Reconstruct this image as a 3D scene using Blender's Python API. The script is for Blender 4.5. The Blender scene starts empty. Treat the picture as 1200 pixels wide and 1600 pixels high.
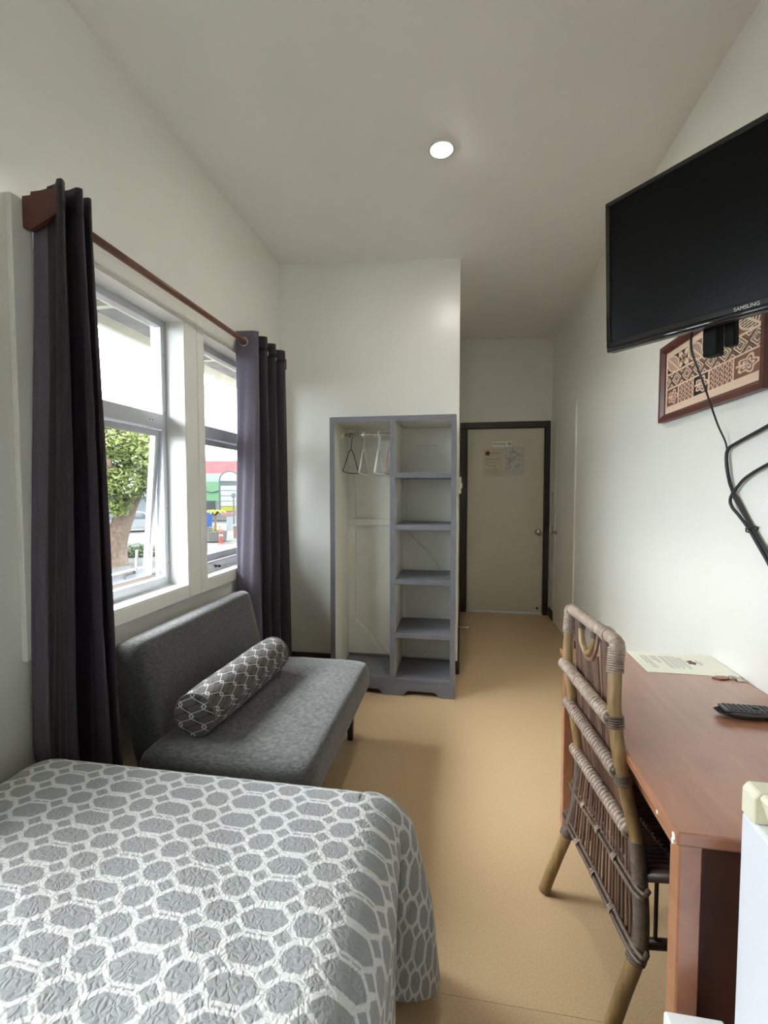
import bpy, bmesh, math, random
import numpy as np
from mathutils import Vector, Matrix
PI = math.pi
sc = bpy.context.scene
C = sc.collection
random.seed(7)

# ------------------------------------------------------------------ camera, sky, exposure
CAM_H = 1.34
cam_d = bpy.data.cameras.new('camera')
cam = bpy.data.objects.new('camera', cam_d); C.objects.link(cam)
cam.location = (0, 0, CAM_H)
cam.rotation_euler = (math.radians(90 - 2.704), 0, math.radians(9.452))
cam_d.sensor_fit = 'VERTICAL'; cam_d.sensor_height = 36.0
cam_d.lens = 720.0 / 1600.0 * 36.0
cam_d.clip_start = 0.02; cam_d.clip_end = 400
sc.camera = cam

world = bpy.data.worlds.new('overcast_sky'); sc.world = world
world.use_nodes = True
bg = world.node_tree.nodes['Background']
bg.inputs['Color'].default_value = (0.90, 0.965, 1.04, 1)
bg.inputs['Strength'].default_value = 8.8

sun_d = bpy.data.lights.new('veiled_sun', 'SUN')
sun_d.energy = 12.0; sun_d.angle = math.radians(60); sun_d.color = (0.97, 0.985, 1.0)
sun = bpy.data.objects.new('veiled_sun', sun_d); C.objects.link(sun)
sun.rotation_euler = Vector((1.0, 0.15, -1.15)).to_track_quat('-Z', 'Y').to_euler()
sun.location = (-8, 0, 8)

vs = sc.view_settings
vs.view_transform = 'Standard'; vs.look = 'None'; vs.gamma = 1.0; vs.use_curve_mapping = False
vs.exposure = 0.95
sc.cycles.max_bounces = 10; sc.cycles.diffuse_bounces = 6
sc.cycles.transparent_max_bounces = 16
sc.cycles.caustics_reflective = False; sc.cycles.caustics_refractive = False
sc.cycles.sample_clamp_indirect = 6.0

# ------------------------------------------------------------------ node helpers and materials
class NT:
    def __init__(s, name):
        s.m = bpy.data.materials.new(name); s.m.use_nodes = True
        s.t = s.m.node_tree; s.n = s.t.nodes; s.l = s.t.links
        s.b = s.n['Principled BSDF']; s.out = s.n['Material Output']
        s.tc = None
    def link(s, a, b): s.l.new(a, b)
    def obj(s):
        if s.tc is None: s.tc = s.n.new('ShaderNodeTexCoord')
        return s.tc.outputs['Object']
    def M(s, op, a, b=None, c=None, clamp=False):
        n = s.n.new('ShaderNodeMath'); n.operation = op; n.use_clamp = clamp
        for i, x in enumerate((a, b, c)):
            if x is None: continue
            if isinstance(x, (int, float)): n.inputs[i].default_value = x
            else: s.link(x, n.inputs[i])
        return n.outputs[0]
    def mapping(s, vec, scale=(1, 1, 1), rot=(0, 0, 0)):
        n = s.n.new('ShaderNodeMapping'); n.inputs['Scale'].default_value = scale
        n.inputs['Rotation'].default_value = rot
        s.link(vec, n.inputs['Vector']); return n.outputs[0]
    def noise(s, scale, detail=3, vec=None, rough=0.55, dist=0):
        n = s.n.new('ShaderNodeTexNoise'); n.inputs['Scale'].default_value = scale
        n.inputs['Detail'].default_value = detail; n.inputs['Roughness'].default_value = rough
        n.inputs['Distortion'].default_value = dist
        s.link(vec if vec is not None else s.obj(), n.inputs['Vector']); return n.outputs['Fac']
    def ramp(s, fac, stops, interp='LINEAR'):
        n = s.n.new('ShaderNodeValToRGB'); n.color_ramp.interpolation = interp
        e = n.color_ramp.elements
        while len(e) < len(stops): e.new(0.5)
        for i, (p, c) in enumerate(stops):
            e[i].position = p; e[i].color = (c[0], c[1], c[2], 1)
        s.link(fac, n.inputs['Fac']); return n.outputs['Color']
    def mix(s, fac, a, b, mode='MIX'):
        n = s.n.new('ShaderNodeMix'); n.data_type = 'RGBA'; n.blend_type = mode
        for k, x in ((0, fac), (6, a), (7, b)):
            if isinstance(x, (int, float)): n.inputs[k].default_value = x
            elif isinstance(x, tuple): n.inputs[k].default_value = (*x[:3], 1)
            else: s.link(x, n.inputs[k])
        return n.outputs[2]
    def color(s, x):
        if isinstance(x, tuple): s.b.inputs['Base Color'].default_value = (*x[:3], 1)
        else: s.link(x, s.b.inputs['Base Color'])
    def set(s, **k):
        for a, v in k.items(): s.b.inputs[a.replace('_', ' ')].default_value = v
        return s
    def bump(s, h, strength=0.2, dist=0.002):
        n = s.n.new('ShaderNodeBump'); n.inputs['Strength'].default_value = strength
        n.inputs['Distance'].default_value = dist
        s.link(h, n.inputs['Height']); s.link(n.outputs[0], s.b.inputs['Normal'])

MAT = {}
def simple(name, col, rough=0.5, metal=0.0, var=0.06, vscale=6.0, bumpy=0.0, bscale=60.0, coat=0.0, spec=0.5):
    k = NT(name)
    f = k.noise(vscale, 4)
    a = tuple(max(0, c * (1 - var)) for c in col); b = tuple(min(1, c * (1 + var)) for c in col)
    k.color(k.ramp(f, [(0.3, a), (0.7, b)]))
    k.set(Roughness=rough, Metallic=metal, Coat_Weight=coat, Specular_IOR_Level=spec)
    if bumpy: k.bump(k.noise(bscale, 4), bumpy)
    MAT[name] = k.m
    return k.m

simple('wall_paint', (0.81, 0.805, 0.745), 0.30, var=0.015, vscale=2.5, bumpy=0.04, bscale=180)
simple('ceiling_paint', (0.86, 0.85, 0.81), 0.6, var=0.02, vscale=2.0, bumpy=0.06, bscale=220)
simple('gloss_white', (0.78, 0.78, 0.75), 0.28, var=0.02)
simple('casing_paint', (0.83, 0.83, 0.775), 0.35, var=0.02)
simple('door_paint', (0.66, 0.63, 0.53), 0.38, var=0.03, vscale=3)
simple('dark_trim', (0.028, 0.022, 0.020), 0.35, var=0.2)
simple('aluminium', (0.62, 0.64, 0.68), 0.38, 0.55, var=0.03)
simple('rubber', (0.02, 0.02, 0.022), 0.6)
simple('chrome', (0.62, 0.60, 0.56), 0.18, 1.0)
simple('grey_paint', (0.155, 0.155, 0.175), 0.4, var=0.1, vscale=9)
simple('cream_paint', (0.70, 0.69, 0.62), 0.25, var=0.03)
simple('cream_plastic', (0.72, 0.68, 0.52), 0.3, var=0.02)
simple('white_plastic', (0.80, 0.80, 0.78), 0.35, var=0.02)
simple('pink_plastic', (0.55, 0.30, 0.32), 0.4)
simple('black_plastic', (0.012, 0.012, 0.013), 0.35)
simple('mount_black', (0.008, 0.008, 0.008), 0.7, spec=0.2)
simple('black_gloss', (0.010, 0.010, 0.011), 0.12, coat=0.4)
simple('grey_keys', (0.06, 0.06, 0.065), 0.45)
simple('key_face', (0.10, 0.10, 0.11), 0.3)
simple('screen', (0.005, 0.005, 0.005), 0.30, var=0.1, spec=0.15)
simple('red_wood', (0.105, 0.028, 0.020), 0.32, var=0.25, vscale=14)
simple('panel_dark_brown', (0.085, 0.030, 0.017), 0.5, var=0.2, vscale=10)  # desk end panels, a darker brown than desk_wood
simple('rod_wood', (0.16, 0.065, 0.04), 0.4, var=0.2, vscale=14)
simple('steel', (0.5, 0.48, 0.45), 0.3, 1.0)
simple('key_fob', (0.30, 0.12, 0.08), 0.25)
simple('fridge_white', (0.70, 0.725, 0.765), 0.3, var=0.01)
simple('mattress_cloth', (0.62, 0.61, 0.58), 0.9)
simple('mark_dark', (0.06, 0.05, 0.05), 0.6)
simple('mark_grey', (0.33, 0.32, 0.30), 0.7)
simple('mark_red', (0.16, 0.035, 0.04), 0.6)
simple('chip_white', (0.85, 0.83, 0.78), 0.6)
simple('letter_white', (0.62, 0.62, 0.62), 0.5)
simple('soffit', (0.105, 0.102, 0.10), 0.7, var=0.25, vscale=7, spec=0.0)
simple('eave_cream', (0.24, 0.23, 0.19), 0.6, spec=0.0)
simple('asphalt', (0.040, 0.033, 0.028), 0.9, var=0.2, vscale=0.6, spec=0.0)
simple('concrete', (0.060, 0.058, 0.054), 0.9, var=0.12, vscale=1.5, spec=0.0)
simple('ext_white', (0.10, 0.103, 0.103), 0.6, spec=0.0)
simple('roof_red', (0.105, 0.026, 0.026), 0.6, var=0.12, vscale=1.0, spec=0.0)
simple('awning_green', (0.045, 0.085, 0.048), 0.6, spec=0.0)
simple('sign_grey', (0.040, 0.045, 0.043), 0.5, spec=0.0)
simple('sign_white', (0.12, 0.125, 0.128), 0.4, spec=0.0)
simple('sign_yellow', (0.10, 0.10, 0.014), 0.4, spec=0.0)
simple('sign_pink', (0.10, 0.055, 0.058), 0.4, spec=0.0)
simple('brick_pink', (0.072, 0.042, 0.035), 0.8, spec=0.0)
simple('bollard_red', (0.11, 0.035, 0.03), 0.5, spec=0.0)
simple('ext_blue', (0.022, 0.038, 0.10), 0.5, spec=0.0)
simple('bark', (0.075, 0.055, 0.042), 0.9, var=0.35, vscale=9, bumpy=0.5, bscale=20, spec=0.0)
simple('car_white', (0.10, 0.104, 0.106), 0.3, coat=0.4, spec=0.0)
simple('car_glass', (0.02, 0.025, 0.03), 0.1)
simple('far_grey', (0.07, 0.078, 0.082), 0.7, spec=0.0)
simple('key_paper', (0.8, 0.78, 0.7), 0.7)

# painted wall near window etc. use the plain paints; floor: speckled tan sheet
k = NT('lino')
n1 = k.noise(210, 5); n2 = k.noise(2.2, 3); n3 = k.noise(420, 2)
c = k.ramp(n1, [(0.34, (0.54, 0.37, 0.205)), (0.66, (0.68, 0.485, 0.285))])
c = k.mix(k.M('MULTIPLY', n2, 0.28), c, (0.55, 0.395, 0.235))
c = k.mix(k.ramp(n3, [(0.62, (0, 0, 0)), (0.72, (0.35, 0.35, 0.35))]), c, (0.76, 0.58, 0.37))
k.color(c); k.set(Roughness=0.36, Specular_IOR_Level=0.45); k.bump(n1, 0.02, 0.0006); MAT['lino'] = k.m

k = NT('desk_wood')
g = k.noise(5, 5, k.mapping(k.obj(), (3.0, 0.55, 3.0), (0, 0, math.radians(20))), dist=0.8)
f = k.noise(60, 4, k.mapping(k.obj(), (4, 0.5, 4)))
c = k.ramp(g, [(0.25, (0.29, 0.10, 0.045)), (0.55, (0.37, 0.145, 0.068)), (0.8, (0.45, 0.19, 0.095))])
c = k.mix(k.M('MULTIPLY', f, 0.35), c, (0.20, 0.07, 0.04))
k.color(c); k.set(Roughness=0.42, Specular_IOR_Level=1.0, Coat_Weight=1.0, Coat_Roughness=0.18); k.bump(f, 0.03, 0.0006); MAT['desk_wood'] = k.m

def fabric(name, c0, c1, scale=260, bump=0.35, rough=0.95, sheen=0.3, streak=(1, 1, 1)):
    k = NT(name)
    w = k.noise(scale, 3, k.mapping(k.obj(), streak)); w2 = k.noise(7, 4)
    col = k.ramp(w, [(0.32, c0), (0.68, c1)])
    col = k.mix(k.M('MULTIPLY', w2, 0.35), col, c0)
    k.color(col); k.set(Roughness=rough, Sheen_Weight=sheen, Sheen_Roughness=0.5, Specular_IOR_Level=0.2)
    k.bump(k.M('ADD', w, k.M('MULTIPLY', w2, 3.0)), bump, 0.002); MAT[name] = k.m
fabric('sofa_fabric', (0.048, 0.047, 0.046), (0.132, 0.129, 0.126), 150, streak=(0.35, 0.35, 2.2))

# curtain: thin satin that lets a little light through
k = NT('curtain_cloth')
w = k.noise(300, 2, k.mapping(k.obj(), (1, 1, 0.25)))
col = k.ramp(w, [(0.3, (0.017, 0.012, 0.018)), (0.7, (0.029, 0.022, 0.031))])
k.color(col); k.set(Roughness=0.5, Sheen_Weight=0.06, Specular_IOR_Level=0.3)
tr = k.n.new('ShaderNodeBsdfTranslucent'); tr.inputs['Color'].default_value = (0.70, 0.58, 0.80, 1)
mx = k.n.new('ShaderNodeMixShader'); mx.inputs[0].default_value = 0.025
k.link(k.b.outputs[0], mx.inputs[1]); k.link(tr.outputs[0], mx.inputs[2]); k.link(mx.outputs[0], k.out.inputs['Surface'])
MAT['curtain_cloth'] = k.m
fabric('curtain_lining', (0.10, 0.090, 0.112), (0.15, 0.134, 0.168), 300, bump=0.1, sheen=0.1)

# window glass: clear with a mirror component by angle
k = NT('window_glass')
tp = k.n.new('ShaderNodeBsdfTransparent'); tp.inputs['Color'].default_value = (0.97, 0.985, 0.98, 1)
gl = k.n.new('ShaderNodeBsdfGlossy'); gl.inputs['Roughness'].default_value = 0.02
lw = k.n.new('ShaderNodeLayerWeight'); lw.inputs['Blend'].default_value = 0.5
fre = k.M('ADD', 0.02, k.M('MULTIPLY', k.M('POWER', lw.outputs['Facing'], 5.0), 0.5))
mx = k.n.new('ShaderNodeMixShader'); k.link(fre, mx.inputs[0])
k.link(tp.outputs[0], mx.inputs[1]); k.link(gl.outputs[0], mx.inputs[2]); k.link(mx.outputs[0], k.out.inputs['Surface'])
MAT['window_glass'] = k.m
k = NT('clear_sleeve')
k.color((0.8, 0.8, 0.78)); k.set(Roughness=0.15)
MAT['clear_sleeve'] = k.m

k = NT('lamp_glow')
em = k.n.new('ShaderNodeEmission'); em.inputs['Color'].default_value = (1.0, 0.96, 0.88, 1); em.inputs['Strength'].default_value = 230
k.link(em.outputs[0], k.out.inputs['Surface']); MAT['lamp_glow'] = k.m

# leaves
def leaf(name, c0, c1):
    k = NT(name)
    k.color(k.ramp(k.noise(1.1, 3), [(0.35, c0), (0.65, c1)])); k.set(Roughness=0.7, Specular_IOR_Level=0.1)
    tr = k.n.new('ShaderNodeBsdfTranslucent'); tr.inputs['Color'].default_value = (*[x * 1.2 for x in c1], 1)
    mx = k.n.new('ShaderNodeMixShader'); mx.inputs[0].default_value = 0.35
    k.link(k.b.outputs[0], mx.inputs[1]); k.link(tr.outputs[0], mx.inputs[2]); k.link(mx.outputs[0], k.out.inputs['Surface'])
    MAT[name] = k.m
leaf('leaf_green', (0.055, 0.074, 0.028), (0.150, 0.172, 0.058))
leaf('leaf_dark', (0.022, 0.034, 0.014), (0.045, 0.06, 0.022))
leaf('leaf_yellow', (0.08, 0.08, 0.012), (0.11, 0.10, 0.016))

# cane
def cane(name, c0, c1, scale=(60, 60, 6), rough=0.42, rnd=0.25):
    k = NT(name)
    f = k.noise(1.0, 4, k.mapping(k.obj(), scale)); f2 = k.noise(9, 2)
    col = k.ramp(f, [(0.3, c0), (0.7, c1)])
    inf = k.n.new('ShaderNodeObjectInfo')
    col = k.mix(k.M('MULTIPLY', inf.outputs['Random'], rnd), col, tuple(x * 0.30 for x in c0))
    col = k.mix(k.ramp(f2, [(0.45, (0, 0, 0)), (0.75, (0.6, 0.6, 0.6))]), col, tuple(x * 0.6 for x in c0))
    k.color(col); k.set(Roughness=rough); k.bump(f, 0.15, 0.001); MAT[name] = k.m
cane('cane_post', (0.21, 0.125, 0.048), (0.40, 0.26, 0.115))
cane('cane_stick', (0.19, 0.098, 0.062), (0.36, 0.215, 0.15), rnd=0.85)
cane('cane_dark', (0.035, 0.020, 0.014), (0.075, 0.042, 0.028))
cane('cane_wrap', (0.29, 0.205, 0.155), (0.52, 0.41, 0.335), (90, 90, 90))
cane('cane_wrap_dark', (0.085, 0.055, 0.038), (0.165, 0.110, 0.075), (90, 90, 90))

# quilt: trellis of big and small hexagons with diamonds between, puffed
k = NT('quilt_cloth')
at = k.n.new('ShaderNodeAttribute'); at.attribute_name = 'cloth_uv'
wob = k.n.new('ShaderNodeTexNoise'); wob.inputs['Scale'].default_value = 7; wob.inputs['Detail'].default_value = 2
k.link(at.outputs['Vector'], wob.inputs['Vector'])
vadd = k.n.new('ShaderNodeVectorMath'); vadd.operation = 'MULTIPLY_ADD'
k.link(wob.outputs['Color'], vadd.inputs[0]); vadd.inputs[1].default_value = (0.012, 0.012, 0); k.link(at.outputs['Vector'], vadd.inputs[2])
sx = k.n.new('ShaderNodeSeparateXYZ'); k.link(vadd.outputs[0], sx.inputs[0])
U, V = sx.outputs[0], sx.outputs[1]
PX, PY = 0.172, 0.118
def cen(x, p, o=0.0):   # signed distance to nearest multiple of p (offset o)
    t = k.M('ADD', k.M('DIVIDE', k.M('SUBTRACT', x, o), p), 0.5)
    return k.M('MULTIPLY', k.M('SUBTRACT', k.M('FRACT', t), 0.5), p)
def ab(x): return k.M('ABSOLUTE', x)
def hexa(x, y, hw, hh, nx, ny, dd):   # negative inside
    d = k.M('SUBTRACT', k.M('ADD', k.M('MULTIPLY', ab(x), nx), k.M('MULTIPLY', ab(y), ny)), dd)
    return k.M('MAXIMUM', d, k.M('MAXIMUM', k.M('SUBTRACT', ab(x), hw), k.M('SUBTRACT', ab(y), hh)))
yh = cen(V, PY / 2)
ub = cen(U, PX); um = cen(U, PX, PX / 2)
big = hexa(ub, yh, 0.0455, 0.0215, 0.66, 0.75, 0.0325)
med = hexa(um, yh, 0.0285, 0.0225, 0.70, 0.71, 0.0255)
yq = cen(V, PY / 2, PY / 4)
uq = cen(U, PX, 0.0475); uq2 = cen(U, PX, -0.0475)
sh = 0.25
q1 = hexa(uq, yq, 0.0185, 0.0145, 0.62, 0.78, 0.0118)
q2 = hexa(uq2, yq, 0.0185, 0.0145, 0.62, 0.78, 0.0118)
yd = cen(V, PY, PY / 4)
slit = k.M('MAXIMUM', k.M('SUBTRACT', ab(ub), 0.021), k.M('SUBTRACT', ab(yd), 0.0016))
slit = k.M('MAXIMUM', slit, k.M('SUBTRACT', 0.003, ab(ub)))
cellf = k.M('MINIMUM', k.M('MINIMUM', big, med), k.M('MINIMUM', q1, q2))
field = k.M('MINIMUM', cellf, slit)
ragged = k.n.new('ShaderNodeTexNoise'); ragged.inputs['Scale'].default_value = 220; k.link(at.outputs['Vector'], ragged.inputs['Vector'])
field2 = k.M('ADD', field, k.M('MULTIPLY', k.M('SUBTRACT', ragged.outputs['Fac'], 0.5), 0.004))
lin = k.M('ADD', k.M('MULTIPLY', field2, 450.0), 0.5, clamp=True)
weave = k.n.new('ShaderNodeTexNoise'); weave.inputs['Scale'].default_value = 2300; k.link(at.outputs['Vector'], weave.inputs['Vector'])
grey = k.mix(weave.outputs['Fac'], (0.255, 0.266, 0.265), (0.335, 0.346, 0.342))
white = k.mix(weave.outputs['Fac'], (0.55, 0.56, 0.55), (0.68, 0.69, 0.675))
k.color(k.mix(lin, grey, white))
k.set(Roughness=0.85, Sheen_Weight=0.15, Specular_IOR_Level=0.25)
vor = k.n.new('ShaderNodeTexVoronoi'); vor.feature = 'DISTANCE_TO_EDGE'; vor.inputs['Scale'].default_value = 78
wv = k.n.new('ShaderNodeVectorMath'); wv.operation = 'MULTIPLY_ADD'
wn = k.n.new('ShaderNodeTexNoise'); wn.inputs['Scale'].default_value = 38; k.link(at.outputs['Vector'], wn.inputs['Vector'])
k.link(wn.outputs['Color'], wv.inputs[0]); wv.inputs[1].default_value = (0.03, 0.03, 0); k.link(at.outputs['Vector'], wv.inputs[2])
k.link(wv.outputs[0], vor.inputs['Vector'])
puff = k.M('MINIMUM', k.M('MULTIPLY', vor.outputs['Distance'], 3.5), 1.0)
k.bump(k.M('ADD', puff, k.M('MULTIPLY', wn.outputs['Fac'], 0.9)), 0.42, 0.005)
MAT['quilt_cloth'] = k.m

# bolster: pale ogee chains over a darker shifted set
k = NT('bolster_cloth')
at = k.n.new('ShaderNodeAttribute'); at.attribute_name = 'cloth_uv'
sx = k.n.new('ShaderNodeSeparateXYZ'); k.link(at.outputs['Vector'], sx.inputs[0]); U, V = sx.outputs[0], sx.outputs[1]
def strands(uo, vo, P, T, A):
    ph = k.M('MULTIPLY', k.M('SUBTRACT', V, vo), 2 * PI / T)
    w = k.M('MULTIPLY', k.M('COSINE', ph), A)
    d1 = ab(cen(k.M('SUBTRACT', U, w), P, uo)); d2 = ab(cen(k.M('ADD', U, w), P, uo + P / 2))
    return k.M('MINIMUM', d1, d2)
P_, T_ = 0.094, 0.075
lt = strands(0, 0, P_, T_, 0.0305); dk = strands(P_ / 4, T_ / 2 * 0.5, P_, T_, 0.0305)
lm = k.M('SUBTRACT', 1.0, k.M('MULTIPLY', k.M('SUBTRACT', lt, 0.0028), 900, clamp=True), clamp=True)
dm = k.M('SUBTRACT', 1.0, k.M('MULTIPLY', k.M('SUBTRACT', dk, 0.0030), 900, clamp=True), clamp=True)
col = k.mix(dm, (0.075, 0.068, 0.060), (0.015, 0.013, 0.012))
col = k.mix(lm, col, (0.46, 0.45, 0.41))
k.color(col); k.set(Roughness=0.8, Sheen_Weight=0.1); MAT['bolster_cloth'] = k.m

k = NT('tapa_print')
at = k.n.new('ShaderNodeAttribute'); at.attribute_name = 'ink'
k.color(at.outputs['Color']); k.set(Roughness=0.35, Coat_Weight=0.2); MAT['tapa_print'] = k.m
simple('bolster_piping', (0.10, 0.10, 0.10), 0.7)
simple('paper', (0.80, 0.78, 0.66), 0.45, var=0.02)
simple('paper_grey', (0.60, 0.60, 0.55), 0.25, var=0.10, vscale=25)
simple('paper_cream', (0.62, 0.55, 0.42), 0.3, var=0.06, vscale=12)
simple('paper_white', (0.85, 0.84, 0.78), 0.4, var=0.02)

# ------------------------------------------------------------------ mesh builder
ORG = {}
def org(p): return ORG.get(p, Vector((0, 0, 0))) if p is not None else Vector((0, 0, 0))
def tag(o, label=None, cat=None, group=None, kind=None):
    if label: o['label'] = label
    if cat: o['category'] = cat
    if group: o['group'] = group
    if kind: o['kind'] = kind
    return o
def thing(name, loc, label=None, cat=None, group=None, kind=None):
    o = bpy.data.objects.new(name, None); C.objects.link(o)
    o.location = loc; o.empty_display_size = 0.05; ORG[o] = Vector(loc)
    return tag(o, label, cat, group, kind)

class G:
    def __init__(s): s.v = []; s.f = []; s.uv = None; s.cols = None
    def add(s, vs, fs):
        n = len(s.v); s.v += [tuple(p) for p in vs]; s.f += [tuple(i + n for i in f) for f in fs]; return s
    def box(s, x0, x1, y0, y1, z0, z1):
        x0, x1 = min(x0, x1), max(x0, x1); y0, y1 = min(y0, y1), max(y0, y1); z0, z1 = min(z0, z1), max(z0, z1)
        return s.add([(x0, y0, z0), (x1, y0, z0), (x1, y1, z0), (x0, y1, z0), (x0, y0, z1), (x1, y0, z1), (x1, y1, z1), (x0, y1, z1)],
                     [(0, 3, 2, 1), (4, 5, 6, 7), (0, 1, 5, 4), (1, 2, 6, 5), (2, 3, 7, 6), (3, 0, 4, 7)])
    def prism(s, poly, axis, a0, a1):
        """poly: 2D points; axis 0/1/2 is the extrusion axis; the 2D axes are the other two in xyz order"""
        n = len(poly)
        area = sum(poly[i][0] * poly[(i + 1) % n][1] - poly[(i + 1) % n][0] * poly[i][1] for i in range(n))
        if area < 0: poly = poly[::-1]
        def P(p, a):
            q = list(p); q.insert(axis, a); return tuple(q)
        vs = [P(p, a0) for p in poly] + [P(p, a1) for p in poly]
        side = [(i, (i + 1) % n, n + (i + 1) % n, n + i) for i in range(n)]
        f = [tuple(range(n - 1, -1, -1)), tuple(range(n, 2 * n))] + side
        if axis == 1: f = [t[::-1] for t in f]
        return s.add(vs, f)
    def tube(s, path, r, n=8, caps=True, closed=False):
        pts = [Vector(p) for p in path]; m = len(pts)
        rs = r if isinstance(r, (list, tuple)) else [r] * m
        vs = []; prev = None
        for i, p in enumerate(pts):
            if closed: t = pts[(i + 1) % m] - pts[i - 1]
            else: t = pts[min(i + 1, m - 1)] - pts[max(i - 1, 0)]
            t.normalize()
            if prev is None:
                a = Vector((0, 0, 1)) if abs(t.z) < 0.9 else Vector((1, 0, 0))
                u = t.cross(a).normalized()
            else:
                u = (prev - t * prev.dot(t)).normalized()
            prev = u; w = t.cross(u)
            for j in range(n):
                an = 2 * PI * j / n
                vs.append(p + (u * math.cos(an) + w * math.sin(an)) * rs[i])
        fs = []
        for i in range(m if closed else m - 1):
            for j in range(n):
                a = i * n + j; b = i * n + (j + 1) % n; i2 = (i + 1) % m
                fs.append((a, b, i2 * n + (j + 1) % n, i2 * n + j))
        if caps and not closed:
            fs.append(tuple(range(n - 1, -1, -1))); fs.append(tuple((m - 1) * n + j for j in range(n)))
        return s.add(vs, fs)
    def lathe(s, prof, n, o, axis=(0, 0, 1)):
        ax = Vector(axis).normalized(); a = Vector((1, 0, 0)) if abs(ax.x) < 0.9 else Vector((0, 1, 0))
        u = ax.cross(a).normalized(); w = ax.cross(u); o = Vector(o)
        vs = [o + ax * h + (u * math.cos(2 * PI * j / n) + w * math.sin(2 * PI * j / n)) * max(r, 1e-5) for (r, h) in prof for j in range(n)]
        fs = [(i * n + j, i * n + (j + 1) % n, (i + 1) * n + (j + 1) % n, (i + 1) * n + j) for i in range(len(prof) - 1) for j in range(n)]
        fs.append(tuple(range(n - 1, -1, -1))); fs.append(tuple((len(prof) - 1) * n + j for j in range(n)))
        return s.add(vs, fs)
    def grid(s, fn, nu, nv):
        vs = [fn(i / nu, j / nv) for i in range(nu + 1) for j in range(nv + 1)]
        fs = [(i * (nv + 1) + j, (i + 1) * (nv + 1) + j, (i + 1) * (nv + 1) + j + 1, i * (nv + 1) + j + 1) for i in range(nu) for j in range(nv)]
        return s.add(vs, fs)
    def build(s, name, mat, parent=None, smooth=False, bevel=0.0, seg=2, loc=None, local=False, solid=0.0, merge=False, recalc=True):
        o0 = Vector((0, 0, 0)) if local else (org(parent) if parent is not None else (Vector(loc) if loc is not None else Vector((0, 0, 0))))
        me = bpy.data.meshes.new(name)
        me.from_pydata([tuple(Vector(p) - o0) for p in s.v], [], s.f)
        if s.uv is not None:
            a = me.attributes.new('cloth_uv', 'FLOAT_VECTOR', 'POINT'); a.data.foreach_set('vector', np.array([(u, v, 0) for u, v in s.uv], dtype=np.float32).ravel())
        if s.cols is not None:
            a = me.attributes.new('ink', 'FLOAT_COLOR', 'POINT'); a.data.foreach_set('color', np.array(s.cols, dtype=np.float32).ravel())
        if bevel or merge or recalc:
            bm = bmesh.new(); bm.from_mesh(me)
            if merge: bmesh.ops.remove_doubles(bm, verts=bm.verts, dist=1e-5)
            if recalc: bmesh.ops.recalc_face_normals(bm, faces=bm.faces)
            if bevel:
                eds = [e for e in bm.edges if len(e.link_faces) == 2 and e.calc_face_angle(0) > 0.5]
                bmesh.ops.bevel(bm, geom=eds, offset=bevel, segments=seg, affect='EDGES', profile=0.5, clamp_overlap=True)
            bm.to_mesh(me); bm.free()
        if smooth: me.polygons.foreach_set('use_smooth', [True] * len(me.polygons))
        me.materials.append(MAT[mat]); me.update()
        o = bpy.data.objects.new(name, me); C.objects.link(o)
        if parent is not None: o.parent = parent; ORG[o] = org(parent)
        elif loc is not None: o.location = loc; ORG[o] = Vector(loc)
        if solid:
            md = o.modifiers.new('thickness', 'SOLIDIFY'); md.thickness = solid; md.offset = 0
        return o
def B(*a): return G().box(*a)
def rod_mesh(name, n=8):
    """unit rod: radius 1, z 0..1"""
    g = G().tube([(0, 0, 0), (0, 0, 1)], 1.0, n)
    me = bpy.data.meshes.new(name); me.from_pydata(g.v, [], g.f)
    me.polygons.foreach_set('use_smooth', [len(p.vertices) == 4 for p in me.polygons])
    return me
def rod(name, me, parent, a, b, r):
    o = bpy.data.objects.new(name, me); C.objects.link(o); o.parent = parent
    a = Vector(a) - org(parent); b = Vector(b) - org(parent); d = b - a
    o.location = a; o.rotation_euler = d.to_track_quat('Z', 'Y').to_euler(); o.scale = (r, r, d.length)
    ORG[o] = org(parent)
    return o
def catmull(pts, k=6):
    P = [Vector(p) for p in pts]; out = []
    for i in range(len(P) - 1):
        p0 = P[max(i - 1, 0)]; p1 = P[i]; p2 = P[i + 1]; p3 = P[min(i + 2, len(P) - 1)]
        for j in range(k):
            t = j / k
            out.append(0.5 * ((2 * p1) + (p2 - p0) * t + (2 * p0 - 5 * p1 + 4 * p2 - p3) * t * t + (3 * p1 - p0 - 3 * p2 + p3) * t ** 3))
    out.append(P[-1]); return out
def text_mesh(body, size):
    cu = bpy.data.curves.new('lettering', 'FONT'); cu.body = body; cu.size = size; cu.extrude = 0.0006
    o = bpy.data.objects.new('lettering', cu); C.objects.link(o)
    bpy.context.view_layer.update()
    me = bpy.data.meshes.new_from_object(o.evaluated_get(bpy.context.evaluated_depsgraph_get()))
    bpy.data.objects.remove(o); bpy.data.curves.remove(cu)
    g = G(); g.v = [tuple(v.co) for v in me.vertices]; g.f = [tuple(p.vertices) for p in me.polygons]
    bpy.data.meshes.remove(me); return g

# ------------------------------------------------------------------ room shell
XL, XR = -1.355, 0.942
YF, YP, YB = -0.95, 3.351, 5.12
XC = -0.015                                     # corridor's inner corner
def zc(x): return 2.965 - 0.045 * x
def struct(o, label, cat): return tag(o, label, cat, kind='structure')

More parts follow.
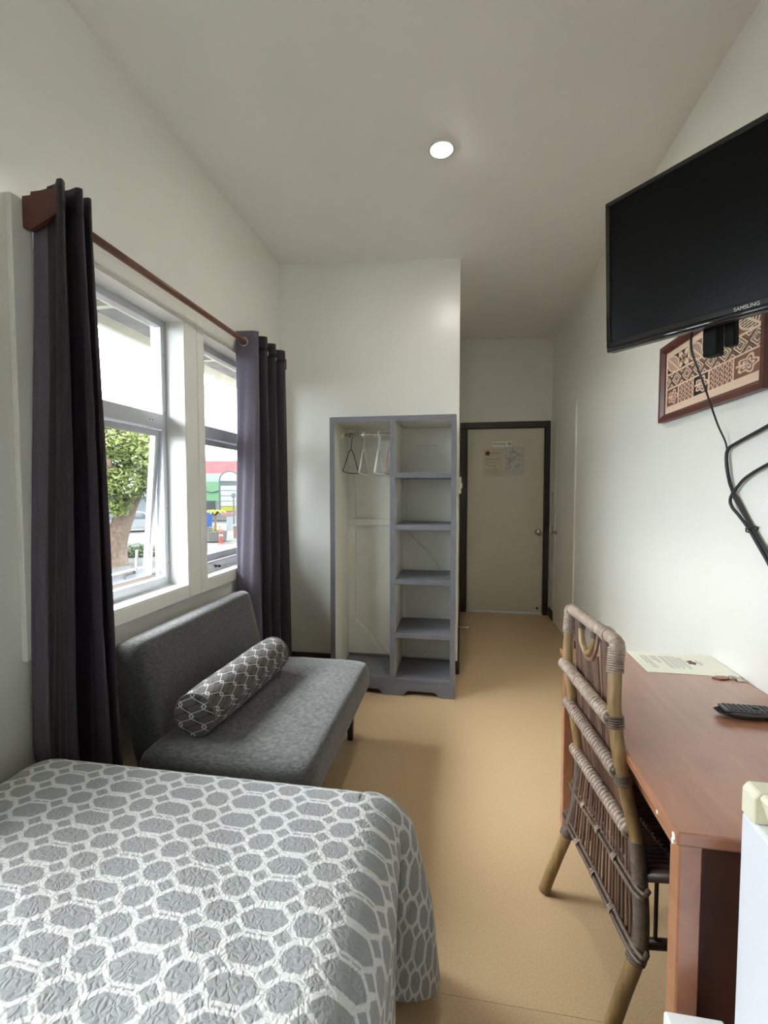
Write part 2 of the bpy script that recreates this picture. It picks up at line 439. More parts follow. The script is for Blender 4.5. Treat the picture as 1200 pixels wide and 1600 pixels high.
fl = struct(B(XL - 0.2, XR + 0.2, YF - 0.2, YB + 0.2, -0.12, -0.006).build('floor', 'concrete'), 'tan speckled vinyl sheet floor of the room and corridor', 'floor')
seams = [YF, 1.176, 3.168, YB]
for i in range(3):
    B(XL, XR, seams[i] + 0.0005, seams[i + 1] - 0.0005, -0.006, 0.0).build('floor_sheet', 'lino', fl)
g = G(); x0, x1 = XL - 0.2, XR + 0.2
g.add([(x0, YF - .2, zc(x0)), (x1, YF - .2, zc(x1)), (x1, YB + .2, zc(x1)), (x0, YB + .2, zc(x0)),
       (x0, YF - .2, zc(x0) + .12), (x1, YF - .2, zc(x1) + .12), (x1, YB + .2, zc(x1) + .12), (x0, YB + .2, zc(x0) + .12)],
      [(0, 3, 2, 1), (4, 5, 6, 7), (0, 1, 5, 4), (1, 2, 6, 5), (2, 3, 7, 6), (3, 0, 4, 7)])
struct(g.build('ceiling', 'ceiling_paint'), 'high off-white plastered ceiling with one round downlight', 'ceiling')

W3 = (-.22, .592); W1 = (1.283, 2.095); W2 = (2.262, 3.074); WZ0, WZ1 = 0.863, 2.167
XO = -1.52
g = G(); zt = zc(XL)
g.box(XO, XL, YF - .15, YP + .1, 0, WZ0).box(XO, XL, YF - .15, YP + .1, WZ1, zt)
g.box(XO, XL, YF - .15, W3[0], WZ0, WZ1).box(XO, XL, W3[1], W1[0], WZ0, WZ1).box(XO, XL, W1[1], W2[0], WZ0, WZ1).box(XO, XL, W2[1], YP + .1, WZ0, WZ1)
struct(g.build('wall_left', 'wall_paint'), 'off-white wall with two curtained windows', 'wall')
g = G(); g.prism([(XL, 0), (XC, 0), (XC, zc(XC)), (XL, zc(XL))], 1, YP, YP + .1)
struct(g.build('wall_partition', 'wall_paint'), 'off-white partition wall behind the open wardrobe', 'wall')
struct(B(XC - .1, XC, YP + .1, YB, 0, zc(XC)).build('wall_corridor', 'wall_paint'), 'side wall of the entrance corridor behind the partition', 'wall')
struct(B(XR, XR + .12, YF - .15, YB + .12, 0, zc(XR)).build('wall_right', 'wall_paint'), 'long off-white wall beside the desk, television and corridor', 'wall')
DX0, DX1, DZ = 0.066, 0.874, 2.004
g = G(); g.box(XC - .1, DX0, YB, YB + .12, 0, DZ).box(DX1, XR, YB, YB + .12, 0, DZ)
g.prism([(XC - .1, DZ), (XR, DZ), (XR, zc(XR)), (XC - .1, zc(XC - .1))], 1, YB, YB + .12)
struct(g.build('wall_back', 'wall_paint'), 'short end wall of the corridor around the entrance door', 'wall')
struct(B(XL, XR, YF - .12, YF, 0, zc(XR)).build('wall_front', 'wall_paint'), 'off-white wall behind the bed head', 'wall')
# skirting
def skirt(name, lab, *a): struct(B(*a).build(name, 'dark_trim', bevel=.003, seg=1), lab, 'baseboard')
skirt('baseboard_partition', 'dark brown skirting board along the partition wall', XL, XC + .012, YP - .014, YP, 0, .095)
skirt('baseboard_corridor', 'dark brown skirting board along the corridor side wall', XC, XC + .014, YP, YB - .03, 0, .095)
skirt('baseboard_left', 'dark brown skirting board under the windows', XL, XL + .014, YF, YP - .014, 0, .095)
skirt('baseboard_right', 'dark brown skirting board behind the desk and fridge', XR - .014, XR, YF, 4.02, 0, .095)
skirt('baseboard_corner', 'short dark skirting piece between the two doors', XR - .014, XR, 4.875, YB - .035, 0, .095)

# entrance door
d1 = thing('door_1', (0.47, YB, 0), 'flush off-white entrance door in a dark brown frame at corridor end', 'door', kind='structure')
g = B(DX0 + .004, DX1 - .004, YB + .004, YB + .044, .018, DZ - .004); leafo = g.build('door_leaf', 'door_paint', d1, bevel=.002, seg=1)
for bx in ((-.008, DX0, YB - .022, YB + .05, 0, DZ), (DX1, .928, YB - .022, YB + .05, 0, DZ)):
    B(*bx).build('door_jamb', 'dark_trim', d1, bevel=.003, seg=1)
B(-.008, .928, YB - .022, YB + .05, DZ, 2.07).build('door_head', 'dark_trim', d1, bevel=.003, seg=1)
G().box(DX0, DX0 + .014, YB + .046, YB + .07, 0, DZ).box(DX1 - .014, DX1, YB + .046, YB + .07, 0, DZ).box(DX0, DX1, YB + .046, YB + .07, DZ - .014, DZ).build('door_stop_bead', 'dark_trim', d1)
B(DX0, DX1, YB - .006, YB + .05, 0.0, .016).build('threshold', 'aluminium', d1)
kn = G().lathe([(.032, 0), (.032, .006), (.013, .010), (.012, .03), (.024, .038), (.029, .052), (.026, .064), (.010, .068)], 20, (.815, YB + .004, .895), (0, -1, 0)).build('door_knob', 'chrome', d1, smooth=True)
kn['label'] = 'round metal door knob'
G().lathe([(.012, 0), (.012, .004), (.009, .03), (.006, .034)], 10, (.82, YB + .004, .07), (0, -1, 0)).build('door_stop_stud', 'rubber', d1, smooth=True)
# side door
d2 = thing('door_2', (XR, 4.45, 0), 'painted flush side door in the corridor wall', 'door', kind='structure')
B(XR - .006, XR, 4.085, 4.83, .012, 2.0).build('door_leaf', 'wall_paint', d2, bevel=.002, seg=1)
B(XR - .014, XR, 4.03, 4.077, 0, 2.09).build('door_edge_strip', 'wall_paint', d2, bevel=.002, seg=1)
B(XR - .010, XR, 4.838, 4.862, 0, 2.03).build('door_edge_strip', 'wall_paint', d2, bevel=.002, seg=1)
G().lathe([(.028, 0), (.028, .005), (.011, .009), (.011, .035), (.022, .042), (.025, .055), (.018, .062)], 18, (XR - .006, 4.775, .925), (-1, 0, 0)).build('door_knob', 'chrome', d2, smooth=True)

# windows
def window(idx, Y0, Y1, ang, c0, c1, lab):
    w = thing('window_%d' % idx, (XL, (Y0 + Y1) / 2, WZ0), lab, 'window', kind='structure')
    xc = XL + .02
    # casing boards
    B(XL, xc, c0, Y0, WZ0 - .062, WZ1 + .066).build('casing_board', 'casing_paint', w, bevel=.003, seg=1)
    B(XL, xc, Y1, c1, WZ0 - .062, WZ1 + .066).build('casing_board', 'casing_paint', w, bevel=.003, seg=1)
    B(XL, xc, Y0, Y1, WZ1, WZ1 + .066).build('casing_board', 'casing_paint', w, bevel=.003, seg=1)
    B(XL, xc, Y0, Y1, WZ0 - .062, WZ0).build('casing_board', 'casing_paint', w, bevel=.003, seg=1)
    # reveal lining
    t = .006; xf = -1.437
    B(xf, xc - .002, Y0, Y1, WZ0, WZ0 + t).build('window_sill', 'gloss_white', w)
    B(xf, xc - .002, Y0, Y1, WZ1 - t, WZ1).build('reveal_board', 'gloss_white', w)
    B(xf, xc - .002, Y0, Y0 + t, WZ0 + t, WZ1 - t).build('reveal_board', 'gloss_white', w)
    B(xf, xc - .002, Y1 - t, Y1, WZ0 + t, WZ1 - t).build('reveal_board', 'gloss_white', w)
    # aluminium frame
    xa, xb = -1.48, xf; fw = .032; y0, y1, z0, z1 = Y0 + t, Y1 - t, WZ0 + t, WZ1 - t
    g = G().box(xa, xb, y0, y0 + fw, z0, z1).box(xa, xb, y1 - fw, y1, z0, z1).box(xa, xb, y0 + fw, y1 - fw, z0, z0 + .045).box(xa, xb, y0 + fw, y1 - fw, z1 - fw, z1)
    fo = g.build('window_frame', 'aluminium', w, bevel=.002, seg=1)
    B(xa, xb + .004, y0 + fw, y1 - fw, 1.636, 1.708).build('transom', 'aluminium', w, bevel=.003, seg=1)
    B(-1.462, -1.456, y0 + fw, y1 - fw, 1.708, z1 - fw).build('pane', 'window_glass', w)
    for zz in (.98, 1.25, 1.72, 2.0):
        G().lathe([(.004, 0), (.004, .002)], 8, (xb, y1 - .012, zz), (1, 0, 0)).build('screw', 'steel', fo)
    for yy in (y1 - .11, y1 - .13):
        G().lathe([(.003, 0), (.003, .002)], 8, (xb + .004, yy, 1.672), (1, 0, 0)).build('screw', 'rubber', fo)
    # awning sash hinged at the transom, pushed outwards at the bottom
    sy0, sy1, sz0, sz1 = y0 + fw + .003, y1 - fw - .003, z0 + .05, 1.633
    def S(p):   # swing about the top edge
        dx, dz = p[0] + 1.470, p[2] - sz1
        return (-1.470 + dx * math.cos(ang) + dz * math.sin(ang), p[1], sz1 - dx * math.sin(ang) + dz * math.cos(ang))
    def sw(g): g.v = [S(p) for p in g.v]; return g
    b = .034; xs0, xs1 = -1.476, -1.452
    so = sw(G().box(xs0, xs1, sy0, sy0 + b, sz0, sz1).box(xs0, xs1, sy1 - b, sy1, sz0, sz1).box(xs0, xs1, sy0 + b, sy1 - b, sz0, sz0 + .045).box(xs0, xs1, sy0 + b, sy1 - b, sz1 - .03, sz1)).build('sash', 'aluminium', w)
    sw(B(-1.473, -1.467, sy0 + b, sy1 - b, sz0 + .045, sz1 - .03)).build('pane', 'window_glass', so)
    sw(B(-1.452, -1.449, sy1 - b, sy1 - b + .008, sz0 + .045, sz1 - .03)).build('glazing_bead', 'gloss_white', so)
    # stay arm and latch
    g = sw(G().box(-1.452, -1.440, sy1 - .19, sy1 - .12, sz0 + .012, sz0 + .03).box(-1.452, -1.444, sy1 - .125, sy1 - .115, sz0 + .01, sz0 + .14)); g.build('stay', 'aluminium', so)
    yk = Y0 + .30 if idx == 1 else Y0 + .26
    g = G().lathe([(.008, 0), (.006, .012), (.003, .014), (.003, .02), (.009, .022), (.009, .03), (.004, .034)], 10, (xb, yk, z0 + .022), (1, 0, 0)); g.build('latch_knob', 'rubber', w, smooth=True)
    return w
window(1, *W1, math.radians(5.0), 1.216, 2.199, 'white cased window with the lower sash pushed open beside the nearer curtain')
window(2, *W2, math.radians(1.0), 2.203, 3.14, 'white cased window half covered by the further curtain')

window(3, *W3, math.radians(1.0), -.285, .657, 'unseen white cased window added above the bed to light the quilt and fridge')  # third window stays out of view, put in to brighten fridge and quilt

# ------------------------------------------------------------------ outside
GZ = -1.5
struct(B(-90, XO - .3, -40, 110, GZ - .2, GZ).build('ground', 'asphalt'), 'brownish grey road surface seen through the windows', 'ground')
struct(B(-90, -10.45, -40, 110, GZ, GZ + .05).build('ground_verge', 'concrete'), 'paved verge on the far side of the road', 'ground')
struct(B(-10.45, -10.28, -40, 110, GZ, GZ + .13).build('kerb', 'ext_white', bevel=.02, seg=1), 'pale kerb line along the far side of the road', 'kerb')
ev = thing('roof_eave', (XO, 2.2, 2.5), 'grey eave soffit with cream beams above the windows', 'eave', kind='structure')
ys = [-1.6, 0.4, 1.15, 1.75, 2.30, 2.90, 3.50, 4.15, 6.2]
for a, b in zip(ys[:-1], ys[1:]): B(-2.25, XO - .005, a + .004, b - .004, 2.455, 2.47).build('soffit_panel', 'soffit', ev)
B(-2.03, -1.98, -1.6, 6.2, 2.415, 2.455).build('beam', 'eave_cream', ev)
for y in (0.18, 1.33, 2.48, 3.63): B(-2.25, -1.54, y - .022, y + .022, 2.425, 2.455).build('rafter', 'eave_cream', ev)
B(-2.29, -2.25, -1.6, 6.2, 2.392, 2.56).build('fascia', 'eave_cream', ev)

def leaf_cloud(blobs, count, size, seed):
    rng = random.Random(seed); g = G(); tot = sum(b[3] ** 2 for b in blobs)
    for bx, by, bz, br in blobs:
        for _ in range(int(count * br * br / tot)):
            d = Vector((rng.gauss(0, 1), rng.gauss(0, 1), rng.gauss(0, 1))).normalized()
            p = Vector((bx, by, bz)) + Vector((d.x, d.y, d.z * .62)) * br * (rng.random() ** 0.35)
            a = Vector((rng.gauss(0, 1), rng.gauss(0, 1), rng.gauss(0, .5))).normalized(); b = a.cross(Vector((rng.gauss(0, .5), rng.gauss(0, .5), 1))).normalized()
            L = size * rng.uniform(.6, 1.3); W = L * .42; n = a.cross(b) * L * .12
            g.add([p - a * L, p - b * W + n, p + a * L, p + b * W + n], [(0, 1, 2), (0, 2, 3)])
    return g
tr = thing('tree', (-12.7, 15.2, GZ), 'broad green street tree with a leaning trunk seen through the open window', 'tree')
tk = G().tube(catmull([(-12.75, 15.2, GZ - .05), (-12.7, 15.2, GZ + .7), (-12.45, 15.2, -.05), (-12.1, 15.25, .75), (-11.7, 15.4, 1.6), (-11.3, 15.6, 2.5)], 5), [.52, .50, .48, .46, .44, .42, .41, .40, .39, .38, .37, .36, .35, .34, .32, .30, .28, .26, .24, .22, .2, .18, .16, .14, .12, .1][:26], 10)
tk.build('trunk', 'bark', tr, smooth=True)
for pth in ([(-12.3, 15.2, .35), (-12.7, 15.4, 1.3), (-13.3, 15.7, 2.3)], [(-12.2, 15.2, .6), (-12.2, 14.7, 1.5), (-12.0, 14.2, 2.4)], [(-11.8, 15.4, 1.4), (-11.0, 15.6, 1.9), (-10.4, 15.9, 2.5)]):
    pp = catmull(pth, 4); G().tube(pp, [.2 - .016 * i for i in range(len(pp))], 8).build('branch', 'bark', tr, smooth=True)
blobs = [(-12.2, 15.3, 2.9, 1.5), (-13.6, 15.2, 2.5, 1.5), (-11.0, 15.4, 2.6, 1.35), (-12.7, 14.4, 1.7, 1.1), (-13.4, 14.6, .9, .85), (-11.6, 14.6, 1.6, .95), (-10.6, 15.3, 1.6, .9), (-12.0, 16.2, 3.4, 1.2), (-14.6, 15.0, 2.0, 1.2), (-11.9, 14.5, .75, .5), (-13.9, 14.3, .25, .6), (-10.7, 15.2, .95, .55), (-12.6, 14.9, 3.9, .8)]
f = leaf_cloud(blobs, 16000, .12, 3).build('foliage', 'leaf_green', tr, recalc=False); f['kind'] = 'stuff'
bh = thing('shrub', (-14.4, 17.0, GZ), 'low dark hedge bush at the foot of the street tree', 'shrub')
f = leaf_cloud([(-14.7, 16.6, GZ + .25, .5), (-13.9, 17.2, GZ + .28, .55), (-13.1, 17.6, GZ + .25, .5), (-12.4, 18.0, GZ + .25, .45), (-13.5, 17.3, GZ + .3, .5)], 900, .1, 5).build('foliage', 'leaf_dark', bh, recalc=False); f['kind'] = 'stuff'
for dx, dy in ((-.2, -.3), (.5, .2), (1.2, .6)): G().tube([(-14.4 + dx, 17 + dy, GZ), (-14.4 + dx + .05, 17 + dy, GZ + .4)], .03, 6).build('stem', 'bark', bh)
# far street backdrop
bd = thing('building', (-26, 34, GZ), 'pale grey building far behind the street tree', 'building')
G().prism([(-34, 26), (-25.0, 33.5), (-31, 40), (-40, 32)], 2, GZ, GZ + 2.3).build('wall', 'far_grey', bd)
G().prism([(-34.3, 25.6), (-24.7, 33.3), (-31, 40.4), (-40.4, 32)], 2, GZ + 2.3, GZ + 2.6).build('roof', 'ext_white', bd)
gp = thing('gate_pillar', (-17.2, 21.2, GZ), 'white gate pillar with a stepped foot behind the tree', 'pillar')
B(-17.4, -17.05, 21.0, 21.35, GZ, GZ + 1.55).build('shaft', 'ext_white', gp, bevel=.02, seg=1)
B(-17.45, -16.4, 20.95, 21.4, GZ, GZ + .16).build('foot', 'ext_white', gp, bevel=.02, seg=1)
car = thing('car', (-21.9, 27.7, GZ), 'white car parked far behind the gate pillar', 'car')
cs = Vector((-21.9, 27.7, GZ)); ca, sa = math.cos(.9), math.sin(.9)
def carx(g): g.v = [(cs.x + p[0] * ca - p[1] * sa, cs.y + p[0] * sa + p[1] * ca, cs.z + p[2]) for p in g.v]; return g
carx(G().prism([(-2.1, .3), (2.1, .3), (2.1, .75), (1.2, .92), (.55, 1.42), (-1.3, 1.45), (-2.05, .95)], 1, -.82, .82)).build('body', 'car_white', car, bevel=.06)
carx(G().prism([(1.05, .93), (.52, 1.35), (-1.2, 1.38), (-1.75, .97)], 1, -.835, .835)).build('window', 'car_glass', car)
for wx in (-1.3, 1.3):
    for wy in (-.72, .72):
        carx(G().lathe([(.2, -.11), (.31, -.1), (.31, .1), (.2, .11)], 16, (wx, wy, .31), (0, 1, 0))).build('wheel', 'rubber', car)
# shops with the red roof and green awning
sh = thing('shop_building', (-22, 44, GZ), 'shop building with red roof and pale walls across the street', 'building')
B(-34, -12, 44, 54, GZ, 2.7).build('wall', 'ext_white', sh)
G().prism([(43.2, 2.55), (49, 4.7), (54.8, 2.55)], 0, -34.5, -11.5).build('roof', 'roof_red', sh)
for i in range(5): B(-31 + i * 4, -29 + i * 4, 43.95, 44.0, GZ + .3, GZ + 2.0).build('window', 'sign_grey', sh)
G().prism([(-21.6, 3.0), (-19.6, 4.9), (-17.6, 3.0)], 1, 42.9, 47).build('gable', 'ext_white', sh)
G().prism([(47.6, 4.7), (49, 5.5), (50.4, 4.7)], 0, -22.2, -20.8).build('roof_vent', 'far_grey', sh)
aw = thing('awning', (-22, 38.4, GZ), 'pale green shop awning beside the pylon sign', 'awning')
B(-28, -19.2, 37.2, 37.4, .42, 2.10).build('fascia', 'awning_green', aw)
G().prism([(37.4, 2.10), (40.5, 2.9), (40.5, .7), (37.4, .50)], 0, -28, -19.2).build('canopy', 'awning_green', aw)
G().tube([(-23.0, 37.15, 1.6), (-21.4, 37.15, 1.15), (-20.6, 37.15, 1.35), (-19.4, 37.15, 1.2)], .05, 6).build('trim_line', 'sign_grey', aw)
for px in (-27, -23, -19.5): B(px, px + .2, 37.4, 37.6, GZ, .52).build('post', 'ext_white', aw)
sg = thing('pylon_sign', (-15.9, 29.7, GZ), 'white arch-topped pylon sign board with stacked panels', 'sign')
yaw = math.atan2(15.9, 29.7)   # turned to the road
so_ = Vector((-15.75, 29.7, 0))
def sgx(g): g.v = [(so_.x + p[0] * math.cos(.45) - p[1] * math.sin(.45), so_.y + p[0] * math.sin(.45) + p[1] * math.cos(.45), p[2]) for p in g.v]; return g
arc = [(.72 * math.cos(a), 1.95 + .75 * math.sin(a)) for a in np.linspace(0, PI, 16)]
sgx(G().prism([(.72, -.35), *arc, (-.72, -.35)], 1, 0, .22)).build('frame', 'sign_grey', sg)
arc2 = [(.62 * math.cos(a), 2.0 + .6 * math.sin(a)) for a in np.linspace(0, PI, 16)]
sgx(G().prism([(.62, 1.98), *arc2, (-.62, 1.98)], 1, -.03, .01)).build('arch_panel', 'sign_white', sg)
zz = 1.66
for i, (h, m) in enumerate(((.36, 'sign_white'), (.36, 'sign_white'), (.36, 'sign_white'), (.36, 'sign_white'), (.36, 'sign_yellow'), (.3, 'sign_pink'))):
    p_ = sgx(B(-.6, .6, -.03, .01, zz - h + .03, zz - .01)).build('panel', m, sg)
    if i < 4: sgx(B(-.1, .1, -.036, -.03, zz - h * .62, zz - h * .42)).build('emblem', 'mark_grey', p_)
    zz -= h
sgx(B(-.06, .06, -.036, -.03, 2.2, 2.36)).build('emblem', 'mark_grey', sg)
sgx(B(-.25, .35, .02, .2, GZ, -.35)).build('post', 'ext_white', sg)
pl = thing('planter', (-13.2, 23.1, GZ), 'octagonal concrete street planter', 'planter')
G().lathe([(.52, .05), (.6, .12), (.66, .62), (.6, .62), (.58, .5)], 8, (-13.15, 23.1, GZ)).build('tub', 'concrete', pl)
G().lathe([(.57, .49), (.57, .54)], 8, (-13.15, 23.1, GZ)).build('soil', 'bark', pl)
pm = thing('potted_palm', (-13.15, 23.1, GZ + .54), 'yellow-leaved palm growing in the street planter', 'plant')
G().tube([(-13.15, 23.1, GZ + .5), (-13.12, 23.1, GZ + 1.0), (-13.1, 23.1, GZ + 1.5)], [.06, .05, .04], 7).build('stem', 'bark', pm)
for i in range(11):
    a = i * 2.4; L = .62; c0 = Vector((-13.1, 23.1, GZ + 1.5)); d = Vector((math.cos(a), math.sin(a), 0)); s_ = Vector((-d.y, d.x, 0))
    vs_ = []; fs_ = []
    for j in range(6):
        t = j / 5; p = c0 + d * L * t + Vector((0, 0, .35 * math.sin(t * 2.6) - .1 * t)); wd = .13 * math.sin(PI * (.12 + .85 * t)) + .01
        vs_ += [p - s_ * wd - Vector((0, 0, wd * .4)), p, p + s_ * wd - Vector((0, 0, wd * .4))]
    for j in range(5): fs_ += [(j * 3, j * 3 + 1, j * 3 + 4, j * 3 + 3), (j * 3 + 1, j * 3 + 2, j * 3 + 5, j * 3 + 4)]
    G().add(vs_, fs_).build('frond', 'leaf_yellow', pm, recalc=False)
f = leaf_cloud([(-13.15, 23.1, GZ + .68, .42)], 160, .07, 9).build('undergrowth', 'leaf_yellow', pm, recalc=False); f['kind'] = 'stuff'
bl = thing('blue_bin', (-14.9, 25.3, GZ), 'blue bin standing behind the street planter', 'bin')
G().lathe([(.26, 0), (.32, .9), (.32, .95)], 12, (-14.9, 25.3, GZ + .55)).build('body', 'ext_blue', bl); B(-15.15, -14.65, 25.1, 25.5, GZ, GZ + .55).build('plinth', 'concrete', bl)
G().lathe([(.34, .95), (.3, 1.05), (.05, 1.1)], 12, (-14.9, 25.3, GZ + .55)).build('lid', 'ext_blue', bl)
bo = thing('road_bollard', (-12.3, 22.2, GZ), 'red road bollard beside the street planter', 'bollard')
G().lathe([(.2, 0), (.2, .06), (.12, .1), (.09, .7), (.05, .75)], 12, (-12.3, 22.2, GZ)).build('post', 'bollard_red', bo); G().lathe([(.105, .45), (.1, .55)], 12, (-12.3, 22.2, GZ)).build('band', 'sign_white', bo)
bw = thing('garden_wall', (-12.2, 25.2, GZ), 'low pink brick garden wall along the verge', 'wall')
B(-13.0, -9.0, 24.9, 25.2, GZ, GZ + .75).build('wall', 'brick_pink', bw); B(-13.05, -8.95, 24.85, 25.25, GZ + .75, GZ + .83).build('coping', 'ext_white', bw)
lp = thing('lamp_post', (-13.9, 26.5, GZ), 'thin dark lamp post between planter and pylon sign', 'post')
G().tube([(-13.55, 26, GZ), (-13.55, 26, .9)], .05, 8).build('pole', 'sign_grey', lp); G().lathe([(.05, 0), (.14, .06), (.12, .25), (.03, .3)], 10, (-13.55, 26, .9)).build('lantern', 'sign_grey', lp)

# ------------------------------------------------------------------ ceiling downlight
def downlight(x_, y_, lab):
    dl = thing('downlight', (x_, y_, zc(x_)), lab, 'light', 'ceiling downlights')
    G().lathe([(.062, .0), (.064, -.006), (.050, -.008), (.047, -.002)], 28, (x_, y_, zc(x_))).build('trim_ring', 'white_plastic', dl, smooth=True)
    G().lathe([(.046, -.004), (.030, -.010), (.004, -.013)], 24, (x_, y_, zc(x_))).build('lens', 'lamp_glow', dl)
downlight(-.103, 2.294, 'small round lit downlight in the ceiling above the sofa and desk')

# ------------------------------------------------------------------ curtains and rod
XRD, ZRD = -1.262, 2.215
cr = thing('curtain_rod', (XL, 2.25, ZRD), 'reddish wooden curtain rod on wooden brackets above the windows', 'curtain rod')
G().tube([(XRD, 1.252, ZRD), (XRD, 3.135, ZRD)], .0145, 14).build('rod', 'rod_wood', cr, smooth=True)
bk = [(XL + .0225, 2.145), (XL + .045, 2.136), (-1.205, 2.180), (-1.205, 2.250), (-1.302, 2.250), (-1.302, 2.240), (XL + .0225, 2.240)]
G().prism(bk, 1, 1.250, 1.270).build('bracket', 'red_wood', cr, bevel=.003, seg=1)
G().prism(bk, 1, 3.085, 3.105).build('bracket', 'red_wood', cr, bevel=.003, seg=1)
G().prism([(XL, 2.10), (XL + .022, 2.10), (XL + .022, 2.262), (XL, 2.262)], 1, 3.07, 3.125).build('bracket_plate', 'red_wood', cr, bevel=.002, seg=1)

def curtain(name, top, bot, z0, z1, lab, eyelets, nret):
    T = catmull([(p[0], p[1], 0) for p in top], 7); Bm = catmull([(p[0], p[1], 0) for p in bot], 7); n = len(T); nz = 44
    root = thing(name, (top[0][0], (top[0][1] + top[-1][1]) / 2, z0), lab, 'curtain', 'dark purple curtains at the windows')
    def fn(u, v):
        i = min(int(round(u * (n - 1))), n - 1); t = v ** 1.15; p = T[i].lerp(Bm[i], t)
        z = z1 + (z0 - z1) * v
        wob = .004 * math.sin(9 * v + i * .9) * min(1, v * 3)
        kb = max(0.0, min(1.0, (.50 - z) / .10)); yy = p.y + wob * .6     # low down it hangs clear of the bed end
        return (p.x + wob, yy + max(0.0, 1.258 + .02 * (p.x + 1.33) - yy) * kb, z)
    kr = nret * 7; fr_ = kr / (n - 1)       # the turned-back edge shows the paler lining
    o = G().grid(lambda u, v: fn(fr_ + u * (1 - fr_), v), n - 1 - kr, nz).build('panel', 'curtain_cloth', root, smooth=True, solid=.0016, recalc=False)
    rp_ = G().grid(lambda u, v: fn(u * fr_, v), kr, nz).build('lining_return', 'curtain_lining', root, smooth=True, solid=.0016, recalc=False)
    rp_['label'] = 'paler lining side of the turned curtain edge'
    # heading band along the top
    def fh(u, v):
        i = min(int(round(u * (n - 1))), n - 1); p = T[i]; return (p.x + .0022, p.y - .0012, z1 + .004 - v * .085)
    G().grid(lambda u, v: fh(fr_ + u * (1 - fr_), v), n - 1 - kr, 3).build('heading_band', 'curtain_cloth', o, smooth=True, solid=.0012, recalc=False)
    for ex, ey, nx, ny in eyelets:
        a = Vector((nx, ny, 0)).normalized(); c_ = Vector((ex, ey, ZRD)); u = a.cross(Vector((0, 0, 1)))
        G().tube([c_ + (u * math.cos(t) + Vector((0, 0, 1)) * math.sin(t)) * .024 for t in np.linspace(0, 2 * PI, 20, endpoint=False)], .0042, 6, closed=True).build('eyelet', 'steel', o, smooth=True)
    return root
xa, xb = -1.318, -1.196
topL = [(-1.325, 1.284), (-1.305, 1.284), (-1.265, 1.282), (-1.225, 1.276), (-1.205, 1.248), (-1.188, 1.250), (-1.205, 1.284), (-1.265, 1.302), (-1.275, 1.318), (-1.215, 1.318), (-1.178, 1.308), (-1.170, 1.328), (-1.235, 1.350), (-1.29, 1.362), (-1.285, 1.378), (-1.215, 1.378), (-1.182, 1.376), (-1.185, 1.395), (-1.25, 1.408), (-1.29, 1.418), (-1.25, 1.430), (-1.215, 1.434)]
botL = [(-1.338, 1.200), (-1.31, 1.204), (-1.27, 1.200), (-1.225, 1.192), (-1.185, 1.170), (-1.155, 1.182), (-1.185, 1.250), (-1.285, 1.285), (-1.295, 1.322), (-1.19, 1.322), (-1.12, 1.308), (-1.11, 1.345), (-1.22, 1.385), (-1.31, 1.40), (-1.30, 1.435), (-1.19, 1.436), (-1.14, 1.438), (-1.15, 1.470), (-1.24, 1.488), (-1.31, 1.498), (-1.26, 1.518), (-1.205, 1.535)]
topL = [(p[0], 1.248 + (p[1] - 1.248) * .72) if i > 3 else (p[0], p[1] - .004 * i) for i, p in enumerate(topL)]
botL = [(p[0], 1.17 + (p[1] - 1.17) * .74) if i > 3 else p for i, p in enumerate(botL)]
curtain('curtain', topL, botL, .03, 2.268, 'dark purple curtain hanging behind the bed, next to the big wooden bracket', [(-1.262, 1.328, 0, 1), (-1.26, 1.372, 0, 1)], 2)
ysR = np.linspace(2.60, 3.235, 13); topR = []; botR = []
topR = [(-1.318, 2.585), (-1.27, 2.590), (-1.215, 2.60), (-1.19, 2.625), (-1.215, 2.655), (-1.30, 2.672), (-1.312, 2.71), (-1.25, 2.745), (-1.192, 2.775), (-1.20, 2.82), (-1.29, 2.86), (-1.312, 2.90), (-1.25, 2.94), (-1.192, 2.975), (-1.205, 3.02), (-1.295, 3.06), (-1.312, 3.10), (-1.25, 3.14), (-1.195, 3.175), (-1.19, 3.225), (-1.21, 3.262)]
topR = [(p[0], 2.585 + (p[1] - 2.585) * .70) for p in topR]
botR = [(p[0] * .94 - .079 if p[0] < -1.25 else p[0] * 1.0 + .012, 2.55 + (p[1] - 2.585) * 1.16) for p in topR]
curtain('curtain', topR, botR, .03, 2.278, 'dark purple curtain between the sofa back and the wardrobe', [(-1.27, 2.589, 0, 1), (-1.25, 2.974, .3, 1), (-1.25, 2.834, 0, 1)], 3)

